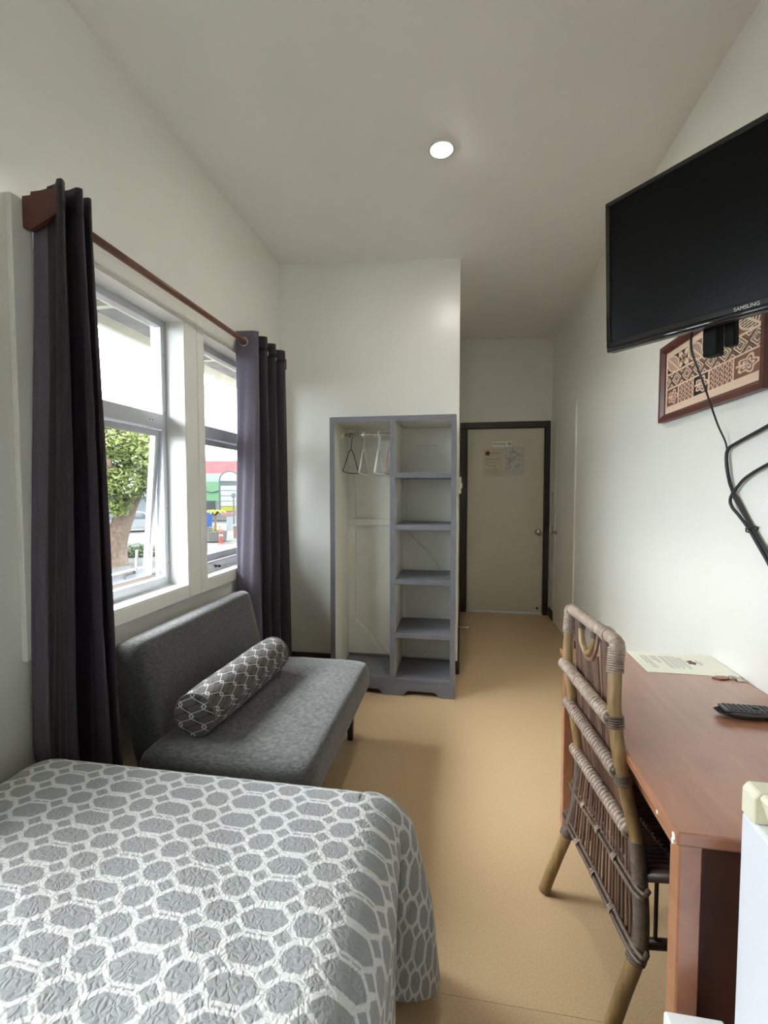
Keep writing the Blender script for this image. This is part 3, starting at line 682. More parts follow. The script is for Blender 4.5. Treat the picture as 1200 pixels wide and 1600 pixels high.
# ------------------------------------------------------------------ sofa and bolster
SY0, SY1 = 1.40, 2.42
sf = thing('sofa', (-.85, 1.9, 0), 'low grey fabric two-seat sofa under the windows', 'sofa')
def sculpt(o, fn):
    for v in o.data.vertices: v.co = fn(v.co)
def cushion(x0, x1, y0, y1, z0, z1, r, n=10, puff=0.0):
    """rounded box as a dense subdivided shape: superellipsoid-like rounding of a cube grid"""
    bm = bmesh.new(); bmesh.ops.create_cube(bm, size=2.0)
    bmesh.ops.subdivide_edges(bm, edges=bm.edges[:], cuts=n, use_grid_fill=True)
    hx, hy, hz = (x1 - x0) / 2, (y1 - y0) / 2, (z1 - z0) / 2
    vs_ = []
    for v in bm.verts:
        p = v.co
        q = []
        for a, h in ((p.x, hx), (p.y, hy), (p.z, hz)):
            q.append(math.copysign(h * (1 - (1 - abs(a)) ** 1.0), a) if True else a)
        # denser near the edges
        q = [math.copysign(h * math.sin(abs(a) * PI / 2) ** .9, a) for a, h in ((p.x, hx), (p.y, hy), (p.z, hz))]
        c_ = [max(-(h - r), min(h - r, t)) for t, h in zip(q, (hx, hy, hz))]
        d = Vector([t - s_ for t, s_ in zip(q, c_)])
        if d.length > 1e-9:
            m = max(abs(t) for t in d); d = d.normalized() * min(r, m) if m >= r * .999 else d.normalized() * m
        w = Vector(c_) + d
        if puff:
            fx, fy = 1 - (w.x / hx) ** 2, 1 - (w.y / hy) ** 2
            w.z += puff * max(0, fx) * max(0, fy) * (1 if w.z > 0 else 0)
        vs_.append(w)
    g = G(); g.v = [((x0 + x1) / 2 + w.x, (y0 + y1) / 2 + w.y, (z0 + z1) / 2 + w.z) for w in vs_]
    bm.verts.ensure_lookup_table(); g.f = [tuple(v.index for v in f.verts) for f in bm.faces]; bm.free()
    return g
g = cushion(-1.12, -.475, SY0, SY1, .262, .425, .05, 14, .012)
def wrinkle(p):
    x, y, z = p
    return (x, y, z + .004 * math.sin(x * 21 + y * 9) * math.sin(y * 13 - x * 5) * (1 if z > .3 else 0))
g.v = [wrinkle(p) for p in g.v]
g.build('seat_cushion', 'sofa_fabric', sf, smooth=True)
B(-1.10, -.535, SY0 + .03, SY1 - .03, .19, .275).build('seat_frame', 'sofa_fabric', sf, bevel=.012)
g = cushion(-.075, .075, SY0 + .10, SY1 + .02, 0, .56, .05, 14)
an = math.radians(13)
g.v = [(-1.115 + p[0] * math.cos(an) - p[2] * math.sin(an), p[1], .225 + p[0] * math.sin(an) + p[2] * math.cos(an)) for p in g.v]
g.build('backrest', 'sofa_fabric', sf, smooth=True)
for lx, ly in ((-.575, SY1 - .06), (-.575, SY0 + .08), (-1.05, SY1 - .06), (-1.05, SY0 + .08)):
    G().prism([(lx - .018, .20), (lx + .018, .20), (lx + .013, 0), (lx - .013, 0)], 1, ly - .015, ly + .015).build('leg', 'dark_trim', sf)
bo = thing('bolster_cushion', (-.93, 1.9, .43), 'round bolster cushion with pale ogee chain print on the sofa', 'cushion')
A0, A1, RB = Vector((-.952, 1.51, .520)), Vector((-.925, 2.165, .520)), .087
ax = (A1 - A0).normalized(); u_ = Vector((1, 0, 0)); w_ = ax.cross(u_).normalized(); L_ = (A1 - A0).length
g = G(); g.uv = []; nu, nv = 40, 40
for i in range(nu + 1):
    for j in range(nv + 1):
        t = i / nu; a = 2 * PI * j / nv; r = RB * (1 - .10 * abs(2 * t - 1) ** 4) * (1 + .02 * math.sin(5 * a + 6 * t))
        p = A0 + ax * (t * L_) + (u_ * math.cos(a) + w_ * math.sin(a)) * r
        if p.z < .437: p.z = .437
        g.v.append(tuple(p)); g.uv.append((t * L_, a * RB))
g.f = [(i * (nv + 1) + j, (i + 1) * (nv + 1) + j, (i + 1) * (nv + 1) + j + 1, i * (nv + 1) + j + 1) for i in range(nu) for j in range(nv)]
bc = g.build('cover', 'bolster_cloth', bo, smooth=True)
for e, c_ in ((0, A0), (1, A1)):
    g = G(); g.uv = []; rings = [0, .03, .055, RB * .9]
    for ri, r in enumerate(rings):
        for j in range(25):
            a = 2 * PI * j / 24; p = c_ + (u_ * math.cos(a) + w_ * math.sin(a)) * r - ax * ((1 - 2 * e) * .012 * (1 - (r / RB) ** 2))
            if p.z < .437: p.z = .437
            g.v.append(tuple(p)); g.uv.append((r * math.cos(a) * 1.0 + .03, r * math.sin(a)))
    for ri in range(3):
        for j in range(24): g.f.append((ri * 25 + j, ri * 25 + j + 1, (ri + 1) * 25 + j + 1, (ri + 1) * 25 + j))
    g.build('end_cap', 'bolster_cloth', bo, smooth=True, recalc=False)
    G().tube([Vector((p.x, p.y, max(p.z, .438))) for p in [c_ + (u_ * math.cos(a) + w_ * math.sin(a)) * RB * .91 for a in np.linspace(0, 2 * PI, 28, endpoint=False)]], .0035, 6, closed=True).build('piping', 'bolster_piping', bo, smooth=True)

# ------------------------------------------------------------------ bed and quilt
BX0, BX1, BY1, BZ = -1.285, -.130, 1.215, .552
bd = thing('bed', (-.75, .2, 0), 'single bed with a mattress hidden under the grey trellis quilt', 'bed')
cushion(BX0 + .03, BX1 - .05, -.86, BY1 - .05, .27, BZ - .012, .06, 6).build('mattress', 'mattress_cloth', bd, smooth=True)
B(BX0 + .03, BX1 - .08, -.86, BY1 - .08, .14, .27).build('bed_base', 'red_wood', bd, bevel=.01)
B(BX0 + .02, BX1 - .02, -.93, -.89, .0, .95).build('headboard', 'red_wood', bd, bevel=.01)
for lx in (BX0 + .08, BX1 - .15):
    for ly in (-.75, BY1 - .18): B(lx - .025, lx + .025, ly - .025, ly + .025, 0, .14).build('leg', 'red_wood', bd)
R_ = .115; HANG = .50
def prof(a, extra=0.0):
    """arc a past the mattress edge -> horizontal run, drop"""
    q = PI * R_ / 2
    if a <= 0: return a, 0.0
    if a < q: return R_ * math.sin(a / R_), R_ * (1 - math.cos(a / R_))
    return R_ + extra * (a - q), R_ + (a - q)
tx0, tx1, ty0, ty1 = BX0 + R_, BX1 - R_, -.80, BY1 - R_
def bumpz(u, v): return .004 * math.sin(u * 7 + 1.3 * v) + .004 * math.sin(v * 8.5 - u * 3) + .003 * math.sin(u * 19 + v * 15)
HA = HANG + R_ * .57
q = G(); q.uv = []
def patch(fn, nu, nv):
    base = len(q.v)
    for i in range(nu + 1):
        for j in range(nv + 1):
            p, uv = fn(i / nu, j / nv); q.v.append(tuple(p)); q.uv.append(uv)
    for i in range(nu):
        for j in range(nv): q.f.append((base + i * (nv + 1) + j, base + (i + 1) * (nv + 1) + j, base + (i + 1) * (nv + 1) + j + 1, base + i * (nv + 1) + j + 1))
def top(s, t):
    u = tx0 + (tx1 - tx0) * s; v = ty0 + (ty1 - ty0) * t
    m = min(u - tx0, tx1 - u, ty1 - v, .1) / .1
    return (u, v, BZ + bumpz(u, v) * max(0, m)), (u, v)
patch(top, 60, 110)
def side_run(a, v):
    run, drop = prof(a, -.01); k_ = max(0, (a - .10)) / HA
    run += k_ * (.016 * math.sin(v * 13.0 + .9) + .008 * math.sin(v * 31))
    w = max(0.0, min(1.0, 1 - (ty1 - v) / .22)); w = w * w * (3 - 2 * w)
    return run - k_ ** .6 * .055 * w, drop
def side(s, t):                                # the long side facing the room
    a = HA * s; v = ty0 + (ty1 - ty0) * t; run, drop = side_run(a, v)
    return (tx1 + run, v, BZ - drop), (tx1 + a, v)
patch(side, 44, 110)
def sideL(s, t):
    a = .35 * s; v = ty0 + (ty1 - ty0) * t; run, drop = prof(a, .0)
    return (tx0 - min(run, R_ - .03), v, BZ - drop), (tx0 - a, v)
patch(sideL, 16, 60)
def foot(s, t):
    a = HA * s; u = tx0 + (tx1 - tx0) * t; run, drop = prof(a, .05)
    k_ = max(0, (a - .12)) / HA; e = max(0, 1 - (tx1 - u) / .10) ** 2; e2 = max(0, 1 - (u - tx0) / .10) ** 2
    run += k_ * (.022 * math.sin(u * 15) + .01 * math.sin(u * 37)) * (1 - e) * (1 - e2)
    return (u, ty1 + run, BZ - drop), (u, ty1 + a)
patch(foot, 40, 60)
def corner(s, t):                              # hanging corner, swung out as a lobe
    r = HA * s; th = t * PI / 2; run, drop = prof(r, .05)
    w = math.cos(th) ** 14; run = run * (1 - w) + side_run(r, ty1)[0] * w
    lobe = math.sin(th * 2) ** .7
    k_ = max(0.0, min(1.0, r / HA * 1.6))
    run += lobe * (.045 * k_ + .030 * (r / HA))
    th2 = th - .38 * lobe * k_                 # the lobe is turned towards the room
    return (tx1 + run * math.cos(th2), ty1 + run * math.sin(th2), BZ - drop), (tx1 + r * math.cos(th), ty1 + r * math.sin(th))
patch(corner, 44, 40)
def cornerL(s, t):
    r = .35 * s; th = t * PI / 2; run, drop = prof(r, .05)
    rx = min(run, R_ - .03) 
    return (tx0 - (rx * math.cos(th)), ty1 + run * math.sin(th), BZ - drop), (tx0 - r * math.cos(th), ty1 + r * math.sin(th))
patch(cornerL, 16, 16)
qo = q.build('quilt', 'quilt_cloth', None, smooth=True, merge=True, loc=(-.75, .2, BZ), recalc=True)
tag(qo, 'grey quilted bedspread with white hexagon trellis print over the bed', 'bedspread')
md = qo.modifiers.new('thickness', 'SOLIDIFY'); md.thickness = .005; md.offset = 1

# ------------------------------------------------------------------ open wardrobe and hangers
wx0, wx1, wy0, wy1, wz = -.847, -.030, 2.93, 3.335, 1.812
wd = thing('wardrobe', (-.44, 3.13, 0), 'open-front wardrobe painted grey and cream with five shelves', 'wardrobe')
T_ = .030
def panel(name, box, m, edge=None):
    o = B(*box).build(name, m, wd, bevel=.0015, seg=1); return o
lean = 0.0
for nm, xa_, xb_ in (('side_panel', wx0, wx0 + T_), ('divider', -.448, -.448 + T_), ('side_panel', wx1 - T_, wx1)):
    z0_ = 0.11 if nm == 'divider' else 0
    o = B(xa_, xb_, wy0 + .006, wy1, z0_, wz - T_).build(nm, 'cream_paint', wd)
    B(xa_ - .001, xb_ + .001, wy0, wy0 + .006, z0_, wz - T_).build('edge_strip', 'grey_paint', o)
o = B(wx0, wx1, wy0 + .006, wy1, wz - T_, wz).build('top_panel', 'cream_paint', wd)
B(wx0 - .001, wx1 + .001, wy0, wy0 + .006, wz - T_, wz + .001).build('edge_strip', 'grey_paint', o)
B(wx0 + .006, wx1 - .006, wy0 + .01, wy1 - .01, wz, wz + .004).build('top_skin', 'grey_paint', o)
for zt_ in (1.452, 1.118, .765, .412):
    B(-.448 + T_, wx1 - T_, wy0 + .004, wy1 - .02, zt_ - .034, zt_).build('shelf', 'grey_paint', wd, bevel=.002, seg=1)
B(wx0 + T_, wx1 - T_, wy0 + .004, wy1 - .02, .080, .112).build('bottom_shelf', 'grey_paint', wd, bevel=.002, seg=1)
pw = [(wx0 - .001, 0), (wx0 + .10, 0), (wx0 + .135, .035), (-.525, .035), (-.49, 0), (-.365, 0), (-.33, .035), (wx1 - .125, .035), (wx1 - .09, 0), (wx1 + .001, 0), (wx1 + .001, .085), (wx0 - .001, .085)]
G().prism(pw, 1, wy0 - .004, wy0 + .016).build('plinth', 'grey_paint', wd)
B(wx0 + T_, wx1 - T_, wy1 - .008, wy1, .135, wz - T_).build('back_panel', 'cream_paint', wd)
yb = wy1 - .008
for poly in ([(-.325, 1.66), (-.17, 1.66), (-.062, 1.50), (-.062, 1.455), (wx1 - T_, 1.455), (wx1 - T_, 1.78), (-.40, 1.78), (-.40, 1.72)],
             [(-.418, 1.085), (-.418, .765), (-.135, .765), (-.20, .86)],
             [(wx0 + T_, .43), (wx0 + T_, .13), (-.52, .13)],
             [(-.27, .13), (-.06, .13), (-.06, .40), (-.13, .40)]):
    G().prism(poly, 1, yb - .022, yb).build('back_gusset', 'cream_paint', wd)
B(wx0 + T_, -.448, yb - .025, yb, 1.083, 1.130).build('back_rail', 'cream_paint', wd, bevel=.002, seg=1)
B(wx0 + T_, wx0 + T_ + .05, yb - .02, yb, .13, wz - T_).build('corner_batten', 'cream_paint', wd)
B(-.418, -.385, yb - .02, yb, .135, wz - T_).build('corner_batten', 'cream_paint', wd)
ho = G().tube([(wx0 + T_, 3.13, 1.722), (-.448, 3.13, 1.722)], .0105, 14).build('hanging_rail', 'chrome', wd, smooth=True)
for xx, s_ in ((wx0 + T_, 1), (-.448, -1)): G().lathe([(.026, 0), (.026, .004), (.016, .008), (.016, .02)], 18, (xx, 3.13, 1.722), (s_, 0, 0)).build('rail_flange', 'cream_plastic', ho, smooth=True)
def hanger(x, rot, m, r, w, h, lab, notch=True):
    root = thing('coat_hanger', (x, 3.13, 1.722), lab, 'hanger', 'coat hangers on the wardrobe rail')
    zt_ = .0105 + r
    hook = [Vector((.0, .026 * math.sin(a) - 0, zt_ - .026 + .026 * math.cos(a))) for a in np.linspace(-2.2, PI * .95, 12)]
    hook = [Vector((0, p.y, p.z)) for p in hook[::-1]]
    hook = [Vector((0, .026 * math.sin(a), zt_ - .026 + .026 * math.cos(a))) for a in np.linspace(-2.0, 1.57, 10)] + [Vector((0, .012, -.05)), Vector((0, 0, -.075)), Vector((0, 0, -.10))]
    M_ = Matrix.Rotation(rot, 4, 'Z'); o0 = Vector((x, 3.13, 1.722))
    tr_ = lambda P: [o0 + (M_ @ p) for p in P]
    G().tube(tr_(hook), r * .8, 8).build('hook', m, root, smooth=True)
    body = catmull([Vector((0, 0, -.10)), Vector((0, .05, -.125)), Vector((0, w * .8, -.10 - h * .75)), Vector((0, w, -.10 - h * .93)), Vector((0, w * .86, -.10 - h)), Vector((0, 0, -.10 - h * 1.03)), Vector((0, -w * .86, -.10 - h)), Vector((0, -w, -.10 - h * .93)), Vector((0, -w * .8, -.10 - h * .75)), Vector((0, -.05, -.125)), Vector((0, 0, -.10))], 5)
    G().tube(tr_(body[:-1]), r, 8, closed=True).build('shoulder_loop', m, root, smooth=True)
    return root
hanger(-.752, -.09, 'rubber', .0032, .17, .16, 'thin black wire coat hanger, nearest the wardrobe side')
hanger(-.662, .02, 'white_plastic', .0045, .17, .17, 'white plastic coat hanger turned askew beside the black one')
hanger(-.555, .0, 'white_plastic', .0068, .17, .17, 'thick white plastic coat hanger in the middle of the rail')
hanger(-.480, -.06, 'pink_plastic', .0042, .17, .17, 'pinkish coat hanger close to the wardrobe divider')

# ------------------------------------------------------------------ notices on the door, switches
yd_ = YB + .003
ns = thing('no_smoking_sign', (.436, yd_, 1.835), 'small white No Smoking sticker on the entrance door', 'sign')
B(.336, .538, yd_ - .003, yd_, 1.806, 1.865).build('plate', 'paper_white', ns)
t_ = text_mesh('No Smoking', .034); t_.v = [(.344 + p[0] * .74, yd_ - .0036 - p[2], 1.827 + p[1]) for p in t_.v]; t_.build('lettering', 'mark_dark', ns, recalc=False)
cx_, cz_ = .512, 1.836
g = G().tube([(cx_ + .017 * math.cos(a), yd_ - .004, cz_ + .017 * math.sin(a)) for a in np.linspace(0, 2 * PI, 24, endpoint=False)], .0022, 6, closed=True)
g.tube([(cx_ - .012, yd_ - .004, cz_ + .012), (cx_ + .012, yd_ - .004, cz_ - .012)], .002, 6); g.box(cx_ - .011, cx_ + .009, yd_ - .0045, yd_ - .0035, cz_ - .003, cz_ + .003)
g.build('symbol', 'mark_dark', ns)
na = thing('welcome_notice', (.345, yd_, 1.64), 'cream printed notice with a dark red emblem on the entrance door', 'notice')
B(.238, .452, yd_ - .002, yd_, 1.487, 1.79).build('sheet', 'paper_cream', na)
fl_ = [(.283 + (.026 + .005 * math.cos(5 * a)) * math.cos(a), 1.738 + (.024 + .005 * math.cos(5 * a)) * math.sin(a)) for a in np.linspace(0, 2 * PI, 30, endpoint=False)]
G().prism(fl_, 1, yd_ - .003, yd_ - .002).build('emblem', 'mark_red', na)
for z_, x0_, x1_, h_ in ((1.737, .325, .41, .010), (1.675, .265, .40, .006), (1.642, .265, .375, .005), (1.615, .265, .31, .004), (1.605, .30, .375, .006), (1.56, .265, .39, .004), (1.54, .265, .40, .004), (1.52, .265, .39, .004)):
    B(x0_, x1_, yd_ - .0026, yd_ - .002, z_ - h_ / 2, z_ + h_ / 2).build('text_line', 'mark_grey', na)
nb = thing('map_notice', (.565, yd_, 1.65), 'grey photocopied map sheet in a plastic sleeve on the entrance door', 'notice')
B(.462, .668, yd_ - .002, yd_, 1.495, 1.805).build('sheet', 'paper_grey', nb)
rg = random.Random(4)
for i in range(16):
    a = rg.uniform(0, 3.1); cx_, cz_ = rg.uniform(.49, .64), rg.uniform(1.53, 1.77); l_ = rg.uniform(.015, .04)
    G().prism([(cx_ + l_ * math.cos(a) - .004 * math.sin(a), cz_ + l_ * math.sin(a) + .004 * math.cos(a)), (cx_ + l_ * math.cos(a) + .004 * math.sin(a), cz_ + l_ * math.sin(a) - .004 * math.cos(a)), (cx_ - l_ * math.cos(a) + .004 * math.sin(a), cz_ - l_ * math.sin(a) - .004 * math.cos(a)), (cx_ - l_ * math.cos(a) - .004 * math.sin(a), cz_ - l_ * math.sin(a) + .004 * math.cos(a))], 1, yd_ - .0026, yd_ - .002).build('map_line', 'mark_grey', nb)
def switch(name, lab, o, ux, uz, nrm, w, h, d, m, parts):
    r_ = thing(name, o, lab, 'switch'); return r_
s1 = thing('light_switch', (XC + .014, 3.40, 1.375), 'cream light switch on the corner of the partition', 'switch')
B(XC, XC + .018, 3.365, 3.44, 1.315, 1.435).build('plate', 'cream_plastic', s1, bevel=.003)
B(XC + .018, XC + .026, 3.392, 3.412, 1.355, 1.395).build('rocker', 'cream_plastic', s1, bevel=.002)
s2 = thing('light_switch', (XR, 4.95, 1.25), 'pale wall switch between side door and entrance door', 'switch')
B(XR - .012, XR, 4.89, 5.0, 1.19, 1.32).build('plate', 'cream_paint', s2, bevel=.003)
B(XR - .018, XR - .012, 4.93, 4.96, 1.235, 1.275).build('rocker', 'cream_plastic', s2, bevel=.002)
ds = thing('door_stop', (XC + .014, 3.55, .29), 'thin metal door stop rod low on the corridor wall', 'door stop')
G().tube([(XC, 3.55, .29), (XC + .075, 3.55, .288)], .004, 8).build('rod', 'steel', ds, smooth=True)
G().lathe([(.008, 0), (.008, .012)], 10, (XC + .07, 3.55, .288), (1, 0, 0)).build('tip', 'white_plastic', ds)

# ------------------------------------------------------------------ television on its wall arm
TVA = math.radians(-49.0)
tv = thing('television', (0, 0, 0), 'black flat television on a wall arm above the desk', 'television')
XV = Vector((math.cos(TVA), math.sin(TVA), 0)); YV = Vector((-math.sin(TVA), math.cos(TVA), 0))
tv.location = Vector((.4293, 1.5125, 1.974)) + XV * .358
tv.rotation_euler = (math.radians(3.0), 0, TVA); ORG[tv] = Vector((0, 0, 0))
TW, TH = .358, .2165
LB = dict(local=True)
B(-TW, TW, .0, .030, -TH, TH).build('housing', 'black_plastic', tv, bevel=.006, **LB)
G().box(-TW, TW, -.006, .002, TH - .014, TH).box(-TW, -TW + .014, -.006, .002, -TH + .030, TH - .014).box(TW - .014, TW, -.006, .002, -TH + .030, TH - .014).box(-TW, TW, -.006, .002, -TH + .012, -TH + .030).build('bezel', 'black_gloss', tv, bevel=.002, seg=1, **LB)
B(-TW + .014, TW - .014, -.002, .002, -TH + .030, TH - .014).build('screen', 'screen', tv, **LB)
G().tube([(-TW + .004, -.001, -TH + .006), (TW - .004, -.001, -TH + .006)], .0075, 10).build('lower_lip', 'black_gloss', tv, smooth=True, **LB)
B(-.26, .26, .030, .062, -.15, .12).build('rear_cover', 'black_plastic', tv, bevel=.012, **LB)
t_ = text_mesh('SAMSUNG', .021); wmax = max(p[0] for p in t_.v)
t_.v = [(-.026 + p[0] * .052 / wmax, -.0068 - p[2] * .3, -TH + .0150 + p[1] * .60) for p in t_.v]
t_.build('lettering', 'letter_white', tv, recalc=False, **LB)
B(-.055, .055, .062, .074, -.12, .10).build('mount_plate', 'black_plastic', tv, bevel=.002, seg=1, **LB)
G().box(-.112, -.078, .034, .075, -.285, -.10).box(-.070, -.045, .050, .075, -.268, -.10).build('mount_bracket', 'mount_black', tv, bevel=.003, seg=1, **LB)
mt = thing('television_mount', (XR, 1.45, 2.02), 'black swing arm fixing the television to the wall', 'wall mount')
tcen = tv.location + YV * .074
B(XR - .012, XR, 1.42, 1.52, 1.82, 2.06).build('wall_plate', 'black_plastic', mt, bevel=.002, seg=1)
G().tube([(XR - .01, 1.47, 1.95), (XR - .08, 1.44, 1.95), (tcen.x + .015, tcen.y + .012, 1.95)], .016, 8).build('arm', 'black_plastic', mt)

# ------------------------------------------------------------------ framed bark cloth print
pf = thing('framed_print', (XR, 2.0, 1.83), 'framed brown and cream bark cloth print of leaves, diamonds and flowers', 'picture')
py0, py1, pz0, pz1 = 1.612, 2.378, 1.655, 2.000
fx0 = XR - .026
fb = .034
def fr_bar(a, b):  # mitred frame bars in the wall plane, bevelled profile towards the print
    pass
out = [(py0, pz0), (py1, pz0), (py1, pz1), (py0, pz1)]; inn = [(py0 + fb, pz0 + fb), (py1 - fb, pz0 + fb), (py1 - fb, pz1 - fb), (py0 + fb, pz1 - fb)]
for i in range(4):
    j = (i + 1) % 4; o1, o2, i1, i2 = out[i], out[j], inn[i], inn[j]
    m1 = ((o1[0] * .45 + i1[0] * .55), (o1[1] * .45 + i1[1] * .55)); m2 = ((o2[0] * .45 + i2[0] * .55), (o2[1] * .45 + i2[1] * .55))
    vs_ = [(XR, *o1), (XR, *o2), (fx0, *o1), (fx0, *o2), (fx0, *m1), (fx0, *m2), (fx0 + .012, *i1), (fx0 + .012, *i2), (XR, *i1), (XR, *i2)]
    fs_ = [(0, 1, 3, 2), (2, 3, 5, 4), (4, 5, 7, 6), (6, 7, 9, 8), (0, 8, 9, 1), (0, 2, 4, 6, 8), (1, 9, 7, 5, 3)]
    G().add(vs_, fs_).build('frame_bar', 'red_wood', pf)
B(XR - .008, XR - .002, py0 + .02, py1 - .02, pz0 + .02, pz1 - .02).build('backing', 'dark_trim', pf)
NU, NV = 330, 150
uu, vv = np.meshgrid(np.linspace(0, 1, NU + 1), np.linspace(0, 1, NV + 1), indexing='ij')   # uu: far end -> near end
CR = np.array([.80, .60, .45]); BR = np.array([.21, .078, .046]); BK = np.array([.018, .014, .013])
art = np.zeros(uu.shape + (3,)); art[:] = CR
Wd, Ht = 2.25, 1.0
ax_, ay_ = uu * Wd, vv * Ht
inside = (ax_ > .05) & (ax_ < Wd - .05) & (ay_ > .13) & (ay_ < .90)
def put(mask, col): art[mask & inside] = col
y1_, y2_ = .40, .63     # middle band
# middle band: concentric diamonds
mb = (ay_ > y1_ + .012) & (ay_ < y2_ - .012)
put(mb, BK)
cw = .30; dxx = np.abs(((ax_ + .1) % cw) - cw / 2) / (cw / 2); dyy = np.abs(ay_ - (y1_ + y2_) / 2) / ((y2_ - y1_) / 2)
dd = dxx + dyy
ring = ((dd % .36) < .19)
put(mb & ring, CR); put(mb & (dd > 1.08) & (dd < 1.26), BR); put(mb & (dd < .14), BK)
# top and bottom panels
def leafpat(x0, w, y0, y1, bgc):
    m = (ax_ > x0 + .012) & (ax_ < x0 + w - .012) & (ay_ > y0) & (ay_ < y1); put(m, bgc)
    t = (ax_ - x0) / w; s_ = (ay_ - y0) / (y1 - y0)
    a = (t + (1 - s_)) / 2; b = (t - (1 - s_))       # along and across a diagonal
    half = .62 * np.sin(np.clip(a, 0, 1) * PI) ** .8
    lf = m & (np.abs(b) < half)
    put(lf, CR); put(lf & (((a * 9 + np.abs(b) * 3.2) % 1) < .5) & (np.abs(b) > .06) & (np.abs(b) < half - .1), BR if bgc is BK else BK)
def crosspat(x0, w, y0, y1):
    m = (ax_ > x0 + .012) & (ax_ < x0 + w - .012) & (ay_ > y0) & (ay_ < y1); put(m, BK)
    t = 2 * (ax_ - x0) / w - 1; s_ = 2 * (ay_ - y0) / (y1 - y0) - 1
    r = np.hypot(t, s_); th = np.arctan2(s_, t)
    put(m & (np.abs(np.sin(2 * th)) * .9 > r * .75) & (r > .22), CR); put(m & (np.abs(np.sin(2 * th)) * .45 > r * .75) & (r > .3), BR)
def hib(x0, w, y0, y1, bgc):
    m = (ax_ > x0 + .012) & (ax_ < x0 + w - .012) & (ay_ > y0) & (ay_ < y1); put(m, bgc)
    t = (ax_ - (x0 + w * .56)) / (w * .46); s_ = (ay_ - (y0 + y1) / 2) / ((y1 - y0) * .47)
    r = np.hypot(t, s_); th = np.arctan2(s_, t); pr = .80 + .16 * np.cos(5 * th)
    put(m & (r < pr), CR); put(m & (r < pr - .2), BR); put(m & (r < .42 + .14 * np.cos(5 * th)), CR); put(m & (r < .22 + .1 * np.cos(5 * th)), BK)
    put(m & (np.abs(s_ + .1 * t) < .1) & (t < .1) & (t > -1.0), CR)
def zig(x0, w, y0, y1):
    m = (ax_ > x0 + .012) & (ax_ < x0 + w - .012) & (ay_ > y0) & (ay_ < y1); put(m, CR)
    h = (y1 - y0) / 4; t = ((ax_ - x0) % .10) / .10; s_ = ((ay_ - y0) % h) / h
    put(m & (np.abs(2 * t - 1) < .78 - .75 * s_), BR)
    put(m & (np.abs(2 * (((ax_ - x0 + .05) % .10) / .10) - 1) < .55 * s_ - .06), BK * .4 + BR * .6)
yt0, yt1, yb0, yb1 = y2_ + .012, .90, .13, y1_ - .012
x = .05
for w, fnc in ((.36, lambda x, w: leafpat(x, w, yt0, yt1, BK)), (.26, lambda x, w: crosspat(x, w, yt0, yt1)), (.36, lambda x, w: leafpat(x, w, yt0, yt1, BR)), (.26, lambda x, w: crosspat(x, w, yt0, yt1)), (.30, lambda x, w: leafpat(x, w, yt0, yt1, BK)), (.2, lambda x, w: crosspat(x, w, yt0, yt1)), (.41, lambda x, w: leafpat(x, w, yt0, yt1, BR))):
    fnc(x, w); x += w
x = .05
for w, fnc in ((.36, lambda x, w: hib(x, w, yb0, yb1, BR)), (.42, lambda x, w: zig(x, w, yb0, yb1)), (.38, lambda x, w: hib(x, w, yb0, yb1, BK)), (.52, lambda x, w: zig(x, w, yb0, yb1)), (.47, lambda x, w: hib(x, w, yb0, yb1, BR))):
    fnc(x, w); x += w
g = G(); a_, b_ = inn[0], inn[2]
yy_ = b_[0] + .004 - uu * (b_[0] - a_[0] + .008); zz_ = a_[1] - .004 + vv * (b_[1] - a_[1] + .008)
g.v = [(XR - .0085, float(y), float(z)) for y, z in zip(yy_.ravel(), zz_.ravel())]
g.cols = np.concatenate([art.reshape(-1, 3), np.ones((art.shape[0] * art.shape[1], 1))], 1)
g.f = [(i * (NV + 1) + j, i * (NV + 1) + j + 1, (i + 1) * (NV + 1) + j + 1, (i + 1) * (NV + 1) + j) for i in range(NU) for j in range(NV)]
g.build('print', 'tapa_print', pf, recalc=False)

# ------------------------------------------------------------------ cables
def cable(pts, r, lab, name='cable'):
    o = G().tube(catmull(pts, 8), r, 8).build(name, 'rubber', None, smooth=True, loc=pts[0]); tag(o, lab, 'cable', 'black cables under the television'); return o
xw = XR - .012
tvb = tv.matrix_basis @ Vector((-.135, .03, -.21))
cable([tuple(tvb), tuple(tvb + Vector((.01, .02, -.05))), (.80, 1.72, 1.70), (.90, 1.83, 1.58), (xw, 1.825, 1.50), (xw - .004, 1.812, 1.43), (xw - .004, 1.79, 1.36), (xw, 1.74, 1.305), (xw, 1.66, 1.22), (xw, 1.58, 1.15), (xw, 1.45, 1.04), (xw, 1.2, .95)], .0032, 'thin black cable hanging straight down from the television')
cable([(xw, 1.20, 1.60), (xw, 1.45, 1.572), (xw, 1.60, 1.538), (xw, 1.76, 1.502), (xw, 1.812, 1.485), (xw, 1.822, 1.45), (xw, 1.806, 1.39), (xw, 1.775, 1.335), (xw - .002, 1.755, 1.31), (xw, 1.668, 1.225), (xw, 1.58, 1.145), (xw, 1.45, 1.03), (xw, 1.2, .94)], .0058, 'thick black cable, upper of the two coming along the wall')
cable([(xw, 1.20, 1.48), (xw, 1.45, 1.455), (xw, 1.60, 1.418), (xw, 1.70, 1.383), (xw, 1.748, 1.352), (xw - .006, 1.775, 1.315), (xw - .006, 1.768, 1.285), (xw - .004, 1.72, 1.25), (xw - .008, 1.66, 1.212), (xw - .008, 1.58, 1.138), (xw - .006, 1.45, 1.02), (xw - .006, 1.2, .93)], .0052, 'thick black cable, lower of the two coming along the wall')
ct = thing('cable_tie', (xw, 1.665, 1.222), 'small black cable tie around the bundled cables', 'cable tie')
